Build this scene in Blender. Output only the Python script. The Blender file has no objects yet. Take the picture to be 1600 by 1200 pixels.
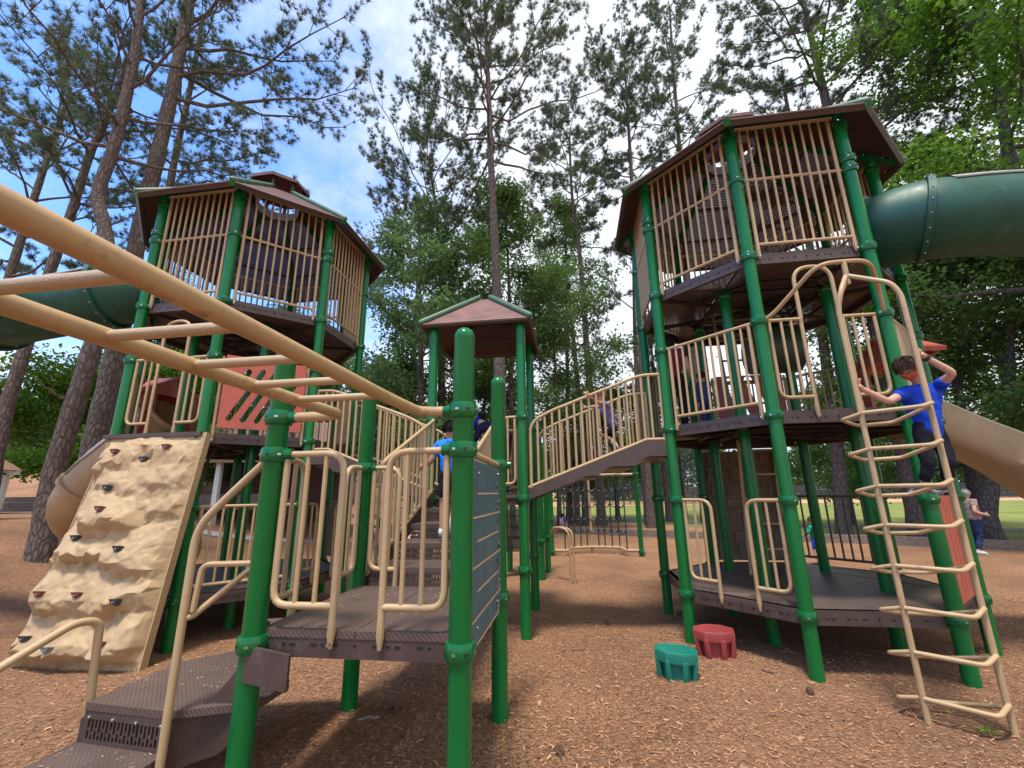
import bpy, math, random
import numpy as np
from mathutils import Vector, Matrix, noise

S = bpy.context.scene
COL = S.collection
rad = math.radians
random.seed(7)

# ------------------------------------------------------------------ camera, sky, sun, exposure
cd = bpy.data.cameras.new('camera')
cd.sensor_width = 36.0
cd.lens = 15.23
cd.clip_start = 0.05
cd.clip_end = 2000
cam = bpy.data.objects.new('camera', cd)
COL.objects.link(cam)
right = Vector((0.999899, 0.0034685, -0.0137765))
down = Vector((-0.0142064, 0.2441266, -0.9696393))
fwd = Vector((0.0, 0.9697372, 0.2441513))
mw = Matrix((right, -down, -fwd)).transposed().to_4x4()
mw.translation = Vector((0, 0, 1.646))
cam.matrix_world = mw
S.camera = cam

SUN_EL, SUN_AZ = rad(73), rad(198)       # azimuth measured clockwise from +Y
world = bpy.data.worlds.new('World')
S.world = world
world.use_nodes = True
nt = world.node_tree
for n in list(nt.nodes):
    nt.nodes.remove(n)
N, K = nt.nodes.new, nt.links.new
wo = N('ShaderNodeOutputWorld'); bg = N('ShaderNodeBackground'); sky = N('ShaderNodeTexSky')
sky.sky_type = 'NISHITA'; sky.sun_disc = False
sky.sun_elevation = SUN_EL; sky.sun_rotation = SUN_AZ
sky.air_density = 1.0; sky.dust_density = 0.3; sky.ozone_density = 2.0
bg.inputs['Strength'].default_value = 0.15
tc = N('ShaderNodeTexCoord'); sep = N('ShaderNodeSeparateXYZ'); K(tc.outputs['Generated'], sep.inputs[0])
def mth(op, a, b=None, c=None, clamp=False):
    m = N('ShaderNodeMath'); m.operation = op; m.use_clamp = clamp
    for i, v in enumerate((a, b, c)):
        if v is None: continue
        if isinstance(v, (int, float)): m.inputs[i].default_value = v
        else: K(v, m.inputs[i])
    return m.outputs[0]
zz = mth('ADD', mth('MAXIMUM', sep.outputs[2], 0.0), 0.22)
px_, py_ = mth('DIVIDE', sep.outputs[0], zz), mth('DIVIDE', sep.outputs[1], zz)
comb = N('ShaderNodeCombineXYZ'); K(px_, comb.inputs[0]); K(py_, comb.inputs[1])
n1 = N('ShaderNodeTexNoise'); n1.inputs['Scale'].default_value = 1.1; n1.inputs['Detail'].default_value = 9
n1.inputs['Roughness'].default_value = 0.62; n1.inputs['Distortion'].default_value = 0.35
K(comb.outputs[0], n1.inputs['Vector'])
n2 = N('ShaderNodeTexNoise'); n2.inputs['Scale'].default_value = 9.0; n2.inputs['Detail'].default_value = 7
n2.inputs['Roughness'].default_value = 0.7
K(comb.outputs[0], n2.inputs['Vector'])
# cloud cover grows to the right; a blue opening up to the left, and white again low down
cover = mth('ADD', mth('MULTIPLY', px_, 0.62), 0.36)
cover = mth('MINIMUM', mth('MAXIMUM', cover, -0.15), 0.42)
low = mth('MULTIPLY', mth('SUBTRACT', 0.42, sep.outputs[2], clamp=True), 1.4)
dens = mth('ADD', mth('ADD', mth('ADD', mth('MULTIPLY', n1.outputs[0], 1.05), mth('MULTIPLY', n2.outputs[0], 0.36)), cover), low)
mr = N('ShaderNodeMapRange'); mr.interpolation_type = 'SMOOTHSTEP'
mr.inputs['From Min'].default_value = 0.62; mr.inputs['From Max'].default_value = 1.08
K(dens, mr.inputs['Value'])
tint = N('ShaderNodeMix'); tint.data_type = 'RGBA'; tint.blend_type = 'MULTIPLY'; tint.inputs[0].default_value = 1.0
K(sky.outputs[0], tint.inputs[6]); tint.inputs[7].default_value = (1.0, 1.32, 1.72, 1)
shade = N('ShaderNodeMix'); shade.data_type = 'RGBA'
K(n1.outputs[0], shade.inputs[0])
shade.inputs[6].default_value = (3.9, 4.3, 5.0, 1); shade.inputs[7].default_value = (5.2, 5.35, 5.6, 1)
mix = N('ShaderNodeMix'); mix.data_type = 'RGBA'
K(mr.outputs[0], mix.inputs[0]); K(tint.outputs[2], mix.inputs[6]); K(shade.outputs[2], mix.inputs[7])
K(mix.outputs[2], bg.inputs['Color']); K(bg.outputs[0], wo.inputs[0])

sd = bpy.data.lights.new('sun', 'SUN')
sd.energy = 3.0; sd.angle = rad(9); sd.color = (1.0, 0.94, 0.84)
sun = bpy.data.objects.new('sun', sd); COL.objects.link(sun)
sdir = Vector((math.sin(SUN_AZ) * math.cos(SUN_EL), math.cos(SUN_AZ) * math.cos(SUN_EL), math.sin(SUN_EL)))
sun.rotation_euler = (-sdir).to_track_quat('-Z', 'Y').to_euler()
sun.location = sdir * 60

S.view_settings.view_transform = 'Standard'
S.view_settings.look = 'None'
S.view_settings.exposure = 0.68
S.view_settings.gamma = 1
S.cycles.max_bounces = 8; S.cycles.transparent_max_bounces = 12
S.cycles.diffuse_bounces = 3; S.cycles.glossy_bounces = 2

# ------------------------------------------------------------------ mesh kit
class MB:
    def __init__(s): s.v = []; s.f = []; s.m = []; s.n = 0
    def add(s, v, f, mi=0):
        v = np.asarray(v, float).reshape(-1, 3)
        s.v.append(v); o = s.n
        s.f += [tuple(int(i) + o for i in q) for q in f]; s.m += [mi] * len(f); s.n += len(v)
        return s
    def tube(s, pts, r, n=8, cap=True, closed=False, mi=0, ball=False):
        P = np.asarray(pts, float); m = len(P)
        R = np.full(m, r, float) if np.isscalar(r) else np.asarray(r, float)
        T = np.zeros_like(P)
        if closed:
            T = np.roll(P, -1, 0) - np.roll(P, 1, 0)
        else:
            T[1:-1] = P[2:] - P[:-2]; T[0] = P[1] - P[0]; T[-1] = P[-1] - P[-2]
        T /= np.linalg.norm(T, axis=1)[:, None] + 1e-12
        a = np.array([0, 0, 1.0]) if abs(T[0][2]) < 0.9 else np.array([1.0, 0, 0])
        u = np.cross(T[0], a); u /= np.linalg.norm(u)
        an = np.arange(n) * 2 * np.pi / n; rings = []
        for i in range(m):
            u = u - T[i] * np.dot(u, T[i]); u /= np.linalg.norm(u) + 1e-12
            w = np.cross(T[i], u)
            rings.append(P[i] + R[i] * (np.cos(an)[:, None] * u + np.sin(an)[:, None] * w))
        if ball:
            pre, post = [], []
            for k in (1, 2):
                q = k * np.pi / 6
                pre.insert(0, P[0] - T[0] * R[0] * math.sin(q) + (rings[0] - P[0]) * math.cos(q))
                post.append(P[-1] + T[-1] * R[-1] * math.sin(q) + (rings[-1] - P[-1]) * math.cos(q))
            rings = pre + rings + post; m += 4
        V = np.concatenate(rings); F = []
        for i in range(m if closed else m - 1):
            j = (i + 1) % m
            for k in range(n):
                k2 = (k + 1) % n
                F.append((i * n + k, i * n + k2, j * n + k2, j * n + k))
        if cap and not closed:
            F.append(tuple(range(n - 1, -1, -1))); F.append(tuple((m - 1) * n + k for k in range(n)))
        return s.add(V, F, mi)
    def box(s, c, d, rz=0.0, mi=0, M=None):
        x, y, z = d[0] / 2, d[1] / 2, d[2] / 2
        V = np.array([(i, j, k) for k in (-z, z) for j in (-y, y) for i in (-x, x)])
        if rz:
            cs, sn = math.cos(rz), math.sin(rz)
            V = np.stack([V[:, 0] * cs - V[:, 1] * sn, V[:, 0] * sn + V[:, 1] * cs, V[:, 2]], 1)
        if M is not None: V = V @ np.asarray(M).T
        return s.add(V + np.asarray(c, float), [(0, 2, 3, 1), (4, 5, 7, 6), (0, 1, 5, 4), (2, 6, 7, 3), (0, 4, 6, 2), (1, 3, 7, 5)], mi)
    def prism(s, poly, z0, z1, mi=0):
        n = len(poly); V = [(p[0], p[1], z0) for p in poly] + [(p[0], p[1], z1) for p in poly]
        F = [tuple(range(n - 1, -1, -1)), tuple(range(n, 2 * n))] + [(i, (i + 1) % n, n + (i + 1) % n, n + i) for i in range(n)]
        return s.add(V, F, mi)
    def slab(s, quad, t, mi=0):
        """a polygon in space given a thickness along its normal"""
        Q = np.asarray(quad, float); nn = np.cross(Q[1] - Q[0], Q[2] - Q[0]); nn /= np.linalg.norm(nn)
        n = len(Q); V = np.concatenate([Q - nn * t / 2, Q + nn * t / 2])
        F = [tuple(range(n - 1, -1, -1)), tuple(range(n, 2 * n))] + [(i, (i + 1) % n, n + (i + 1) % n, n + i) for i in range(n)]
        return s.add(V, F, mi)
    def lathe(s, prof, n=16, c=(0, 0, 0), mi=0, ring=False):
        an = np.arange(n) * 2 * np.pi / n; V = []; F = []
        for r, z in prof:
            V += [(c[0] + r * math.cos(a), c[1] + r * math.sin(a), c[2] + z) for a in an]
        m = len(prof)
        for i in range(m - 1):
            for k in range(n):
                F.append((i * n + k, i * n + (k + 1) % n, (i + 1) * n + (k + 1) % n, (i + 1) * n + k))
        if ring:
            for k in range(n): F.append(((m - 1) * n + k, (m - 1) * n + (k + 1) % n, (k + 1) % n, k))
        else:
            F.append(tuple(range(n - 1, -1, -1))); F.append(tuple((m - 1) * n + k for k in range(n)))
        return s.add(V, F, mi)
    def ball(s, c, r, n=10, m=7, mi=0, sc=(1, 1, 1), M=None):
        V = []; F = []
        for i in range(m + 1):
            t = math.pi * i / m
            for k in range(n):
                a = 2 * math.pi * k / n
                V.append((r * sc[0] * math.sin(t) * math.cos(a), r * sc[1] * math.sin(t) * math.sin(a), r * sc[2] * math.cos(t)))
        for i in range(m):
            for k in range(n):
                F.append((i * n + k, (i + 1) * n + k, (i + 1) * n + (k + 1) % n, i * n + (k + 1) % n))
        V = np.array(V)
        if M is not None: V = V @ np.asarray(M).T
        return s.add(V + np.asarray(c, float), F, mi)
    def mesh(s, name, mats, off=(0, 0, 0), smooth=True, sharp=38):
        me = bpy.data.meshes.new(name)
        V = np.concatenate(s.v) - np.asarray(off, float)
        me.from_pydata(V.tolist(), [], s.f)
        for m in (mats if isinstance(mats, (list, tuple)) else [mats]): me.materials.append(m)
        if any(s.m): me.polygons.foreach_set('material_index', s.m)
        if smooth:
            me.polygons.foreach_set('use_smooth', [True] * len(me.polygons))
            me.set_sharp_from_angle(angle=rad(sharp))
        me.update()
        return me

def fast_mesh(name, V, F, mat, smooth=False):
    me = bpy.data.meshes.new(name); V = np.ascontiguousarray(V, np.float32); F = np.ascontiguousarray(F, np.int32)
    k = F.shape[1]
    me.vertices.add(len(V)); me.vertices.foreach_set('co', V.ravel())
    me.loops.add(F.size); me.loops.foreach_set('vertex_index', F.ravel())
    me.polygons.add(len(F)); me.polygons.foreach_set('loop_start', np.arange(0, F.size, k, dtype=np.int32))
    me.materials.append(mat)
    me.update(calc_edges=True); me.validate()
    if smooth: me.polygons.foreach_set('use_smooth', [True] * len(me.polygons))
    return me

def bend(pts, r=0.08, k=5):
    """polyline with rounded corners"""
    P = [np.asarray(p, float) for p in pts]; out = [P[0]]
    for i in range(1, len(P) - 1):
        a, b, c = P[i - 1], P[i], P[i + 1]
        la, lc = np.linalg.norm(a - b), np.linalg.norm(c - b); d = min(r, la * 0.48, lc * 0.48)
        p, q = b + (a - b) / la * d, b + (c - b) / lc * d
        for t in np.linspace(0, 1, k): out.append((1 - t) ** 2 * p + 2 * t * (1 - t) * b + t * t * q)
    out.append(P[-1]); return np.array(out)

def smooth_path(pts, k=6):
    P = np.asarray(pts, float); Q = np.vstack([2 * P[0] - P[1], P, 2 * P[-1] - P[-2]]); out = []
    for i in range(len(P) - 1):
        p0, p1, p2, p3 = Q[i:i + 4]
        for t in np.linspace(0, 1, k, endpoint=False):
            out.append(0.5 * (2 * p1 + (p2 - p0) * t + (2 * p0 - 5 * p1 + 4 * p2 - p3) * t * t + (3 * p1 - p0 - 3 * p2 + p3) * t ** 3))
    out.append(P[-1]); return np.array(out)

TH = rad(-8)                                  # the whole playground is turned 8 degrees to the camera
CU, SU = math.cos(TH), math.sin(TH)
def Wi(x, y): return (x * CU + y * SU, -x * SU + y * CU)      # world -> playground axes
def W(a, b, z=0.0): return np.array([a * CU - b * SU, a * SU + b * CU, z])

def tag(o, label=None, cat=None, group=None, kind=None):
    if label: o['label'] = label
    if cat: o['category'] = cat
    if group: o['group'] = group
    if kind: o['kind'] = kind
    return o
OFF = {}
def thing(name, label, cat, a, b, z=0.0, group=None):
    """Empty at the base of a thing of the playground, given in the playground's own axes"""
    o = bpy.data.objects.new(name, None); o.empty_display_size = 0.2; COL.objects.link(o)
    o.location = W(a, b, z); o.rotation_euler = (0, 0, TH); OFF[o.name] = (a, b, z)
    return tag(o, label, cat, group)
def wthing(name, label, cat, loc, rz=0.0, group=None):
    o = bpy.data.objects.new(name, None); o.empty_display_size = 0.2; COL.objects.link(o)
    o.location = loc; o.rotation_euler = (0, 0, rz); OFF[o.name] = (0, 0, 0)
    return tag(o, label, cat, group)
def root(o):
    while o.parent: o = o.parent
    return o
def part(name, mb, mats, par=None, off=None, loc=(0, 0, 0), rz=0.0, smooth=True, sharp=38):
    if isinstance(mb, MB):
        if off is None: off = OFF.get(root(par).name, (0, 0, 0)) if par else (0, 0, 0)
        me = mb.mesh(name, mats, off, smooth, sharp)
    else: me = mb
    o = bpy.data.objects.new(name, me); COL.objects.link(o)
    o.location = loc; o.rotation_euler = (0, 0, rz)
    if par: o.parent = par
    return o
def rel(t, a, b, z):
    q = OFF[root(t).name]; return (a - q[0], b - q[1], z - q[2])

# ------------------------------------------------------------------ materials
def M(name, col, rough=0.5, coat=0.0, var=0.0, vscale=6.0, bump=0.0, bscale=40.0, metal=0.0, spec=0.5, col2=None, stretch=None):
    m = bpy.data.materials.new(name); m.use_nodes = True; t = m.node_tree; b = t.nodes['Principled BSDF']
    b.inputs['Roughness'].default_value = rough; b.inputs['Metallic'].default_value = metal
    b.inputs['Coat Weight'].default_value = coat; b.inputs['Specular IOR Level'].default_value = spec
    b.inputs['Base Color'].default_value = (*col, 1)
    if var or bump:
        c = t.nodes.new('ShaderNodeTexCoord'); src = c.outputs['Object']
        if stretch:
            mp = t.nodes.new('ShaderNodeMapping'); mp.inputs['Scale'].default_value = stretch
            t.links.new(src, mp.inputs[0]); src = mp.outputs[0]
    if var:
        n = t.nodes.new('ShaderNodeTexNoise'); n.inputs['Scale'].default_value = vscale; n.inputs['Detail'].default_value = 6
        n.inputs['Roughness'].default_value = 0.65
        t.links.new(src, n.inputs['Vector'])
        r = t.nodes.new('ShaderNodeMapRange'); r.inputs['From Min'].default_value = 0.3; r.inputs['From Max'].default_value = 0.7
        t.links.new(n.outputs[0], r.inputs['Value'])
        x = t.nodes.new('ShaderNodeMix'); x.data_type = 'RGBA'; t.links.new(r.outputs[0], x.inputs[0])
        c2 = col2 or tuple(min(1, k * (1 + var)) for k in col)
        x.inputs[6].default_value = (*(tuple(k * (1 - var) for k in col) if not col2 else col), 1); x.inputs[7].default_value = (*c2, 1)
        t.links.new(x.outputs[2], b.inputs['Base Color'])
    if bump:
        n = t.nodes.new('ShaderNodeTexNoise'); n.inputs['Scale'].default_value = bscale; n.inputs['Detail'].default_value = 5
        t.links.new(src, n.inputs['Vector'])
        bp = t.nodes.new('ShaderNodeBump'); bp.inputs['Strength'].default_value = bump; bp.inputs['Distance'].default_value = 0.01
        t.links.new(n.outputs[0], bp.inputs['Height']); t.links.new(bp.outputs[0], b.inputs['Normal'])
    return m
def leaf(name, c1, c2, trans=0.35, vs=0.9):
    m = bpy.data.materials.new(name); m.use_nodes = True; t = m.node_tree
    for n in list(t.nodes): t.nodes.remove(n)
    o = t.nodes.new('ShaderNodeOutputMaterial'); d = t.nodes.new('ShaderNodeBsdfPrincipled'); tr = t.nodes.new('ShaderNodeBsdfTranslucent')
    d.inputs['Roughness'].default_value = 0.55; d.inputs['Specular IOR Level'].default_value = 0.25
    mx = t.nodes.new('ShaderNodeMixShader'); mx.inputs[0].default_value = trans
    c = t.nodes.new('ShaderNodeTexCoord'); n = t.nodes.new('ShaderNodeTexNoise'); n.inputs['Scale'].default_value = vs; n.inputs['Detail'].default_value = 3
    t.links.new(c.outputs['Object'], n.inputs['Vector'])
    n2 = t.nodes.new('ShaderNodeTexNoise'); n2.inputs['Scale'].default_value = vs * 9; t.links.new(c.outputs['Object'], n2.inputs['Vector'])
    ad = t.nodes.new('ShaderNodeMath'); ad.operation = 'ADD'; t.links.new(n.outputs[0], ad.inputs[0]); t.links.new(n2.outputs[0], ad.inputs[1])
    r = t.nodes.new('ShaderNodeMapRange'); r.inputs['From Min'].default_value = 0.75; r.inputs['From Max'].default_value = 1.25
    t.links.new(ad.outputs[0], r.inputs['Value'])
    x = t.nodes.new('ShaderNodeMix'); x.data_type = 'RGBA'; t.links.new(r.outputs[0], x.inputs[0])
    x.inputs[6].default_value = (*c1, 1); x.inputs[7].default_value = (*c2, 1)
    t.links.new(x.outputs[2], d.inputs['Base Color']); t.links.new(x.outputs[2], tr.inputs['Color'])
    t.links.new(d.outputs[0], mx.inputs[1]); t.links.new(tr.outputs[0], mx.inputs[2]); t.links.new(mx.outputs[0], o.inputs[0])
    return m
GREEN = M('green_powder_coat', (0.004, 0.14, 0.030), 0.13, 0, 0.12, 3.0, 0.025, 14, stretch=(1, 1, 0.25), spec=0.38)
GREENC = M('green_clamp', (0.003, 0.115, 0.028), 0.15, 0, spec=0.42)
TAN = M('tan_powder_coat', (0.44, 0.30, 0.155), 0.4, 0.0, 0.10, 5.0, 0.03, 30)
TANR = M('tan_worn_underside', (0.43, 0.28, 0.135), 0.4, 0.0, 0.16, 4.0, 0.05, 35)
DARK = M('dark_slot', (0.012, 0.01, 0.01), 0.7)
BOLT = M('bolt_steel', (0.55, 0.53, 0.5), 0.3, metal=1.0)
BROWN = M('brown_deck_plastisol', (0.082, 0.05, 0.046), 0.48, 0, 0.18, 5.0, 0.06, 120, col2=(0.12, 0.08, 0.075))
BROWNF = M('brown_fascia', (0.072, 0.045, 0.037), 0.42, 0, 0.2, 7.0, 0.05, 60)
RIBROWN = M('brown_inner_steel', (0.05, 0.028, 0.022), 0.5, 0, 0.2, 5)
UNDER = M('dark_underframe', (0.02, 0.014, 0.014), 0.6)
RIDGE = M('weathered_green_ridge', (0.06, 0.125, 0.07), 0.5, 0, 0.3, 7.0, 0.05, 40)
COLLAR = leaf('translucent_white_collar', (0.6, 0.6, 0.62), (0.7, 0.7, 0.72), 0.5)
ROOFEDGE = M('faded_roof_edge', (0.15, 0.085, 0.06), 0.6, 0, 0.3, 9)
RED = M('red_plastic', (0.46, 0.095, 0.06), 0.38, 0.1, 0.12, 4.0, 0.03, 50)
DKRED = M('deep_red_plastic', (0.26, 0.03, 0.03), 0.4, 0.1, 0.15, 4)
TEAL = M('teal_plastic', (0.003, 0.17, 0.12), 0.36, 0.1, 0.12, 6)
SLATE = M('slate_blue_panel', (0.055, 0.125, 0.15), 0.4, 0, 0.18, 3, 0.05, 30, stretch=(1, 1, 0.2))
CREAM = M('cream_groove', (0.55, 0.45, 0.33), 0.6)
TUBEG = M('weathered_green_tube', (0.002, 0.05, 0.026), 0.4, 0.0, 0.5, 2.2, 0.04, 20, col2=(0.008, 0.085, 0.055))
TUBETOP = M('tube_window_beige', (0.36, 0.31, 0.25), 0.6, 0, 0.2, 8, 0.05, 30)
TUBET = M('tan_rotomolded', (0.42, 0.25, 0.115), 0.45, 0.05, 0.15, 2.5, 0.04, 20)
SLIDE = M('tan_slide', (0.44, 0.34, 0.20), 0.45, 0.05, 0.12, 2.5, 0.04, 20)
BLACKC = M('black_chain', (0.02, 0.022, 0.025), 0.5)
NETBLUE = M('dark_net_cable', (0.018, 0.035, 0.04), 0.6)
WOOD = M('weathered_timber', (0.20, 0.155, 0.12), 0.85, 0, 0.35, 6, 0.4, 30, stretch=(0.4, 3, 3))
BROWNLADDER = M('brown_painted_tube', (0.12, 0.085, 0.055), 0.45)
GREYT = M('galvanized_grey', (0.42, 0.42, 0.43), 0.45, 0, 0.1)

def scuff(m, col, scale, lo_, amt, stretch=(1, 1, 1)):
    t = m.node_tree; b = t.nodes['Principled BSDF']; src = b.inputs['Base Color'].links[0].from_socket
    c = t.nodes.new('ShaderNodeTexCoord'); mp = t.nodes.new('ShaderNodeMapping'); mp.inputs['Scale'].default_value = stretch; t.links.new(c.outputs['Object'], mp.inputs[0])
    n = t.nodes.new('ShaderNodeTexNoise'); n.inputs['Scale'].default_value = scale; n.inputs['Detail'].default_value = 8; n.inputs['Roughness'].default_value = .7; t.links.new(mp.outputs[0], n.inputs['Vector'])
    r = t.nodes.new('ShaderNodeMapRange'); r.inputs['From Min'].default_value = lo_; r.inputs['From Max'].default_value = lo_ + .10; r.inputs['To Max'].default_value = amt; t.links.new(n.outputs[0], r.inputs['Value'])
    x = t.nodes.new('ShaderNodeMix'); x.data_type = 'RGBA'; t.links.new(r.outputs[0], x.inputs[0]); t.links.new(src, x.inputs[6]); x.inputs[7].default_value = (*col, 1); t.links.new(x.outputs[2], b.inputs['Base Color'])
    q = t.nodes.new('ShaderNodeMapRange'); q.inputs['From Min'].default_value = .35; q.inputs['From Max'].default_value = .7; q.inputs['To Min'].default_value = b.inputs['Roughness'].default_value; q.inputs['To Max'].default_value = b.inputs['Roughness'].default_value + .22
    t.links.new(n.outputs[0], q.inputs['Value']); t.links.new(q.outputs[0], b.inputs['Roughness'])
scuff(GREEN, (0.03, 0.18, 0.06), 9, .60, .42, (1, 1, .4)); scuff(TAN, (0.24, 0.15, 0.075), 11, .58, .6); scuff(TANR, (0.20, 0.11, 0.05), 8, .55, .65)
scuff(BROWN, (0.17, 0.12, 0.11), 7, .56, .5); scuff(SLATE, (0.12, 0.19, 0.2), 12, .56, .5, (1, 1, .3)); scuff(TEAL, (0.05, 0.22, 0.17), 14, .58, .6); scuff(RED, (0.5, 0.2, 0.16), 9, .6, .5); scuff(TUBEG, (0.05, 0.12, 0.11), 5, .56, .6); scuff(BROWNF, (0.14, 0.10, 0.09), 9, .57, .5)

def bark(name, c1, c2, scale):
    m = M(name, c1, 0.9); t = m.node_tree; b = t.nodes['Principled BSDF']; b.inputs['Specular IOR Level'].default_value = 0.2
    c = t.nodes.new('ShaderNodeTexCoord'); mp = t.nodes.new('ShaderNodeMapping'); mp.inputs['Scale'].default_value = (scale, scale, scale * 0.28)
    t.links.new(c.outputs['Object'], mp.inputs[0])
    v = t.nodes.new('ShaderNodeTexVoronoi'); v.feature = 'DISTANCE_TO_EDGE'; v.inputs['Scale'].default_value = 1.0
    n = t.nodes.new('ShaderNodeTexNoise'); n.inputs['Scale'].default_value = 2.5; n.inputs['Detail'].default_value = 6
    wv = t.nodes.new('ShaderNodeVectorMath'); wv.operation = 'MULTIPLY_ADD'; wv.inputs[1].default_value = (0.35, 0.35, 0.35)
    t.links.new(mp.outputs[0], n.inputs['Vector']); t.links.new(n.outputs[1], wv.inputs[0]); t.links.new(mp.outputs[0], wv.inputs[2])
    t.links.new(wv.outputs[0], v.inputs['Vector'])
    r = t.nodes.new('ShaderNodeMapRange'); r.inputs['From Max'].default_value = 0.22
    t.links.new(v.outputs['Distance'], r.inputs['Value'])
    mu = t.nodes.new('ShaderNodeMath'); mu.operation = 'MULTIPLY'; t.links.new(r.outputs[0], mu.inputs[0]); t.links.new(n.outputs[0], mu.inputs[1])
    x = t.nodes.new('ShaderNodeMix'); x.data_type = 'RGBA'; t.links.new(mu.outputs[0], x.inputs[0])
    x.inputs[6].default_value = (*c1, 1); x.inputs[7].default_value = (*c2, 1); t.links.new(x.outputs[2], b.inputs['Base Color'])
    bp = t.nodes.new('ShaderNodeBump'); bp.inputs['Strength'].default_value = 0.9; bp.inputs['Distance'].default_value = 0.03
    t.links.new(mu.outputs[0], bp.inputs['Height']); t.links.new(bp.outputs[0], b.inputs['Normal'])
    return m
PINEBARK = bark('pine_bark', (0.085, 0.062, 0.054), (0.26, 0.205, 0.18), 14.0)
GREYBARK = bark('grey_bark', (0.06, 0.05, 0.042), (0.23, 0.19, 0.16), 14.0)

NEEDLE = leaf('pine_needles', (0.065, 0.095, 0.045), (0.14, 0.17, 0.09), 0.42)
LEAFG = leaf('broad_leaves', (0.10, 0.19, 0.04), (0.19, 0.30, 0.075), 0.55)
LEAFM = leaf('mid_green_leaves', (0.08, 0.155, 0.045), (0.16, 0.25, 0.08), 0.55)
LEAFB = leaf('bright_maple_leaves', (0.08, 0.19, 0.015), (0.17, 0.29, 0.03), 0.45)
LEAFD = leaf('far_wood_leaves', (0.03, 0.06, 0.02), (0.07, 0.12, 0.04), 0.3, 0.25)

# perforated sheet: round holes through which the light falls
def perforated(name, col, pitch, hole, rough=0.5, col2=None):
    m = M(name, col, rough, 0, 0.25 if not col2 else 0.3, 4.0, col2=col2); t = m.node_tree; b = t.nodes['Principled BSDF']
    o = [n for n in t.nodes if n.type == 'OUTPUT_MATERIAL'][0]
    c = t.nodes.new('ShaderNodeTexCoord'); mp = t.nodes.new('ShaderNodeVectorMath'); mp.operation = 'SCALE'; mp.inputs['Scale'].default_value = 1.0 / pitch
    t.links.new(c.outputs['Object'], mp.inputs[0])
    fr = t.nodes.new('ShaderNodeVectorMath'); fr.operation = 'FRACTION'; t.links.new(mp.outputs[0], fr.inputs[0])
    sb = t.nodes.new('ShaderNodeVectorMath'); sb.operation = 'SUBTRACT'; sb.inputs[1].default_value = (0.5, 0.5, 0.5); t.links.new(fr.outputs[0], sb.inputs[0])
    sp = t.nodes.new('ShaderNodeSeparateXYZ'); t.links.new(sb.outputs[0], sp.inputs[0])
    cb = t.nodes.new('ShaderNodeCombineXYZ'); t.links.new(sp.outputs[0], cb.inputs[0]); t.links.new(sp.outputs[1], cb.inputs[1])
    ln = t.nodes.new('ShaderNodeVectorMath'); ln.operation = 'LENGTH'; t.links.new(cb.outputs[0], ln.inputs[0])
    lt = t.nodes.new('ShaderNodeMath'); lt.operation = 'LESS_THAN'; lt.inputs[1].default_value = hole; t.links.new(ln.outputs['Value'], lt.inputs[0])
    tr = t.nodes.new('ShaderNodeBsdfTransparent'); mx = t.nodes.new('ShaderNodeMixShader')
    t.links.new(lt.outputs[0], mx.inputs[0]); t.links.new(b.outputs[0], mx.inputs[1]); t.links.new(tr.outputs[0], mx.inputs[2]); t.links.new(mx.outputs[0], o.inputs[0])
    return m
ROOF = perforated('perforated_brown_roof', (0.06, 0.02, 0.02), 0.034, 0.20, 0.6, (0.115, 0.042, 0.04))
ROOFS = M('solid_brown_roof', (0.105, 0.036, 0.033), 0.62, 0, 0.3, 5.0, 0.05, 60, col2=(0.20, 0.088, 0.075))
DECKP = perforated('perforated_brown_deck', (0.085, 0.052, 0.048), 0.03, 0.2, 0.5, (0.12, 0.08, 0.075))
# ribbed deck tops
def ribbed(name, col, freq):
    m = M(name, col, 0.45, 0, 0.2, 5.0, col2=tuple(min(1, k * 1.45) for k in col)); t = m.node_tree; b = t.nodes['Principled BSDF']
    c = t.nodes.new('ShaderNodeTexCoord'); w = t.nodes.new('ShaderNodeTexWave'); w.inputs['Scale'].default_value = freq; w.inputs['Distortion'].default_value = 0.0
    w.bands_direction = 'DIAGONAL'
    t.links.new(c.outputs['Object'], w.inputs['Vector']); bp = t.nodes.new('ShaderNodeBump'); bp.inputs['Strength'].default_value = 0.35; bp.inputs['Distance'].default_value = 0.004
    t.links.new(w.outputs[1], bp.inputs['Height']); t.links.new(bp.outputs[0], b.inputs['Normal'])
    return m
RIBBED = ribbed('ribbed_brown_deck', (0.086, 0.057, 0.047), 21.0)
# knurled grip coating
def knurl():
    m = M('tan_grip_tube', (0.46, 0.32, 0.172), 0.42, 0.0, 0.08, 5.0); t = m.node_tree; b = t.nodes['Principled BSDF']
    c = t.nodes.new('ShaderNodeTexCoord'); v = t.nodes.new('ShaderNodeTexVoronoi'); v.inputs['Scale'].default_value = 190
    t.links.new(c.outputs['Object'], v.inputs['Vector']); bp = t.nodes.new('ShaderNodeBump'); bp.inputs['Strength'].default_value = 0.4; bp.inputs['Distance'].default_value = 0.003
    t.links.new(v.outputs[0], bp.inputs['Height']); t.links.new(bp.outputs[0], b.inputs['Normal']); return m
GRIP = knurl()

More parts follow.
